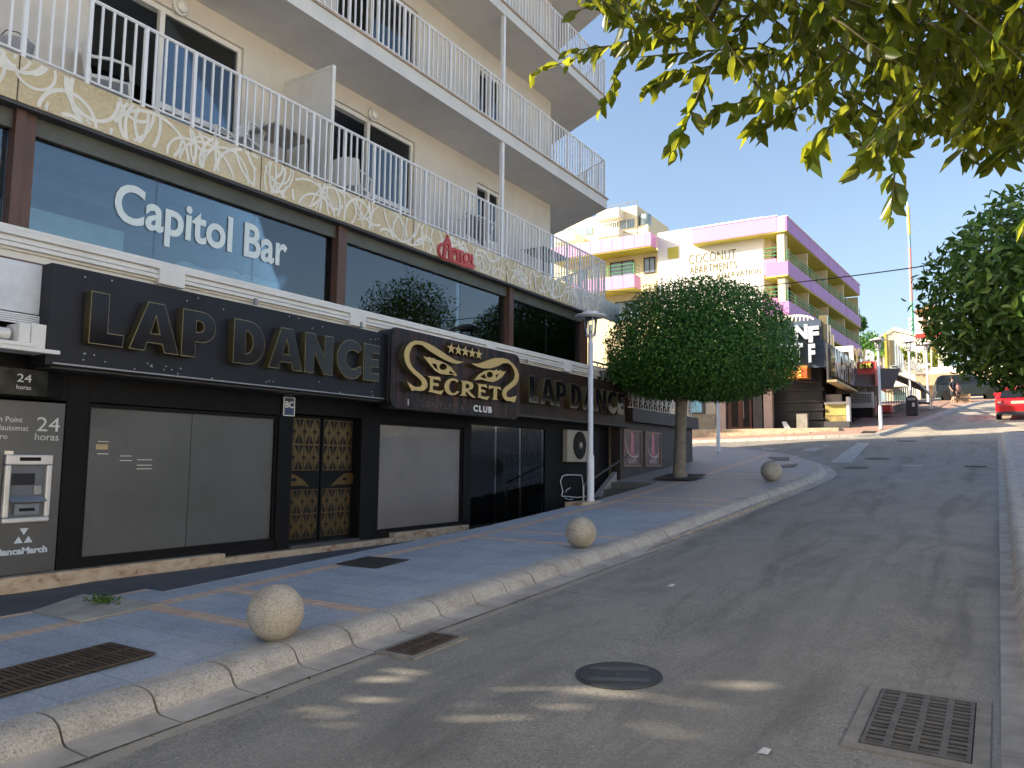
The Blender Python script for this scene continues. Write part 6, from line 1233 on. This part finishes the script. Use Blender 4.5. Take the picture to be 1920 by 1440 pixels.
red.location = (rzx, ry_, g(rzx, ry_)+.01); red.rotation_euler = (0, -math.atan(.14), R(88))
# dark green van parked across the top of the street
VP = [(-2.05, .32), (-2.1, .6), (-2.08, 1.1), (-1.85, 1.62), (-1.6, 1.74), (.2, 1.76), (.75, 1.55), (1.25, 1.12), (1.95, .98), (2.1, .75), (2.08, .36)]
van = car('dark_car', 'dark green people carrier parked crosswise at the top of the street', (0, 0, 0), 0, M('car_dark', (.012, .018, .018), .2, var=.05, spec=.6), 4.2, 1.76, VP, 1.08, 1.76, '')
for s_ in (-1, 1):
    for pts in ([(-1.8, 1.13), (-.75, 1.13), (-.75, 1.62), (-1.68, 1.60)], [(-.68, 1.13), (.25, 1.13), (.22, 1.64), (-.68, 1.64)], [(.32, 1.13), (1.05, 1.13), (.68, 1.5), (.32, 1.62)]):
        b = MB(); b.add([(x, s_*(.88*(1-.24*(z-1.08)/.68)+.012), z) for x, z in pts], [(0, 1, 2, 3) if s_ < 0 else (3, 2, 1, 0)]); b.build('side_window', m_cglass, van)
    MB().box(1.95, 2.09, s_*.5, s_*.8, .78, .93).build('headlight', m_clear, van, bevel=.02)
b = MB(); b.add([(1.22, -.68, 1.17), (1.22, .68, 1.17), (.82, .6, 1.53), (.82, -.6, 1.53)], [(0, 1, 2, 3)]); b.build('windscreen', m_cglass, van); wheels(van, (-1.25, 1.3), 1.76, .32)
vp = PG(1818, 752.5); van.location = (PY(1816, 735, 61.0)[0], 61.0, g(-1.5, 61.0)+.02); van.rotation_euler = (0, 0, R(6))
# people by the crossing at the top
def person(label, loc, h, shirt, short, rz, lean):
    t = thing('person', label, 'person', (0, 0, 0)); s = h/1.75
    V = [(0, 0, .93), (0, .01, 1.15), (0, .02, 1.38), (0, .01, 1.50), (0, 0, 1.57), (0, -.015, 1.67), (-.10, 0, .88), (-.11, -.06-lean*.5, .50), (-.11, -.02-lean, .09), (-.11, -.14-lean, .04), (.10, 0, .88), (.11, .04+lean*.3, .50), (.11, .14+lean, .10), (.11, .02+lean, .04), (-.19, .02, 1.40), (-.24, .05, 1.14), (-.22, -.10, .92), (-.22, -.17, .84), (.19, .02, 1.40), (.24, .03, 1.14), (.22, -.14, .94), (.22, -.21, .87)]
    E_ = [(0, 1), (1, 2), (2, 3), (3, 4), (4, 5), (0, 6), (6, 7), (7, 8), (8, 9), (0, 10), (10, 11), (11, 12), (12, 13), (2, 14), (14, 15), (15, 16), (16, 17), (2, 18), (18, 19), (19, 20), (20, 21)]
    rad = [.13, .12, .14, .06, .055, .10, .09, .06, .04, .035, .09, .06, .04, .035, .06, .045, .035, .03, .06, .045, .035, .03]
    me = bpy.data.meshes.new('body'); me.from_pydata([(x*s, y*s, z*s) for x, y, z in V], E_, []); o = bpy.data.objects.new('body', me); col.objects.link(o); o.parent = t
    sk = o.modifiers.new('skin', 'SKIN')
    for i, r_ in enumerate(rad): me.skin_vertices[0].data[i].radius = (r_*s, r_*s*.85)
    me.skin_vertices[0].data[0].use_root = True; o.modifiers.new('sub', 'SUBSURF').levels = 1; me.materials.append(M('skin', (.42, .25, .17), .6))
    def shell(name, prof, mat, cx_=0, cy_=0):
        b = MB(); b.lathe([(r_*s, z*s) for r_, z in prof], (cx_*s, cy_*s, 0), 12); o2 = b.build(name, mat, t, True); return o2
    shell('shirt', [(.165, .90), (.17, 1.1), (.20, 1.36), (.15, 1.45), (.07, 1.49)], shirt)
    for sx, dy in ((-1, -.03-lean*.25), (1, .02+lean*.15)):
        b = MB(); b.tube([(sx*.09*s, 0, .95*s), (sx*.11*s, dy*s, .52*s)], [.115*s, .095*s], 10); b.build('shorts', short, t, True)
        b = MB(); b.tube([(sx*.17*s, .02*s, 1.42*s), (sx*.235*s, .04*s, 1.2*s)], [.085*s, .07*s], 8); b.build('sleeve', shirt, t, True)
    b = MB(); b.lathe([(.085*s, 1.66*s), (.108*s, 1.72*s), (.10*s, 1.78*s), (.05*s, 1.82*s), (0, 1.825*s)], (0, .015*s, 0), 12); b.build('hair', M('hair_dark', (.03, .02, .015), .7), t, True)
    t.location = loc; t.rotation_euler.z = rz
def up_(px, Y): q_ = PY(px, 745, Y); return (q_[0], Y, g(q_[0], Y)+.01)
p = up_(1787, 56.5); person('person in a dark T-shirt and shorts walking past the dark car', (p[0], p[1], p[2]), 1.75, M('shirt_navy', (.015, .02, .035), .9), M('shorts_dark', (.03, .03, .035), .9), R(60), .10)
p = up_(1796, 57.3); person('smaller person in a pink top beside the dark car', (p[0], p[1], p[2]), 1.45, M('shirt_pink', (.35, .18, .17), .9), M('shorts_grey', (.12, .1, .1), .9), R(40), .06)
p = up_(1806, 57.0); t = thing('wooden_crates', 'two stacked slatted wooden crates standing in front of the dark car', 'crates', (p[0], p[1], p[2])); b = MB()
for k in range(4): b.box(p[0]-.4, p[0]+.4, p[1]-.2, p[1]+.2, p[2]+.03+.16*k, p[2]+.12+.16*k)
for s_ in (-.4, -.02, .36): b.box(p[0]+s_, p[0]+s_+.05, p[1]-.22, p[1]-.2, p[2], p[2]+.64)
b.build('crate', M('crate_wood', (.34, .22, .12), .8, var=.2), t)

n = 420; lx = np.where(rng.random(n) < .6, rng.normal(-3.75, .12, n), rng.uniform(-6.6, -.2, n)); ly = rng.uniform(1.8, 26, n)
lz = np.array([g(a, c)+(.135 if a < kx(c)-.05 else .016) for a, c in zip(lx, ly)]); d_ = unit(n); d_[:, 2] *= .1; nn_ = unit(n)*.25; nn_[:, 2] = 1
o = leaf_obj('leaf_litter', np.stack([lx, ly, lz], 1), d_, nn_, rng.uniform(.012, .035, n), .5, leafmat('dry_leaf', [(0, (.03, .025, .015)), (.6, (.09, .065, .03)), (1, (.16, .13, .05))], .1, (.2, .15, .05)))
tag(o, 'scattered dry leaf litter along the left gutter and pavement', 'leaf litter'); o['kind'] = 'stuff'
# ================================================================== AROUND THE VIEWER (what shades and lights the street)
nb = thing('low_neighbour_building', 'unseen low block beside the hotel, behind the viewer, shaped to gate the sun', 'building', (F, -10, 0)); b = MB(); b.box(-9.6, F-.1, -26, -1.0, -1.5, 5.9); b.box(-8.4, F-.1, -1.0, 1.45, 3.95, 5.9); b.build('wall', m_wall, nb); MB().box(-8.4, -8.2, -1.0, 1.62, -.5, 2.62).build('added_sun_gate_wall', m_wall, nb)  # bridge and low wall added out of view, leaving an opening for sun
hb_ = thing('added_sun_blocker', 'unseen tall block added behind the hotel to shade the road past the sunlit strip', 'building', (-50, 25, 0)); MB().box(-62, -45, 14.6, 17.0, -2, 27).build('wall', m_fb, hb_); MB().box(-62, -45, 18.6, 35, -2, 25).build('wall', m_fb, hb_)  # added out of view; its split lets sun through, the rest casts shade
ob_ = thing('opposite_building', 'pale low building across the street beside the viewer', 'building', (9.2, 0, 0)); MB().box(9.6, 18, -25, 22, -2, 6.2).build('wall', m_cwhite, ob_)
bush('street_tree', 'pale round street tree across the street behind the viewer', 'tree', np.array((8.0, 28.5, 8.0)), 2.2, 9000, .18, m_leafB, 31, 6.0)
yt = thing('added_dapple_shrub', 'unseen loose leaves added between the hotel and its low neighbour to dapple the sun', 'shrub', (-8.9, .2, 1)); n = 640; P_ = np.stack([rng.uniform(-9.4, -8.5, n), rng.uniform(-1.0, 1.45, n), rng.uniform(2.3, 4.4, n)], 1); leaf_obj('foliage', P_, unit(n), unit(n), rng.uniform(.18, .42, n), .7, m_leafB, yt); MB().tube([(-8.9, .2, .2), (-8.9, .3, 3.2)], .05, 6).build('trunk', m_bark, yt)  # leaves added in the opening to break the sun into road dapples
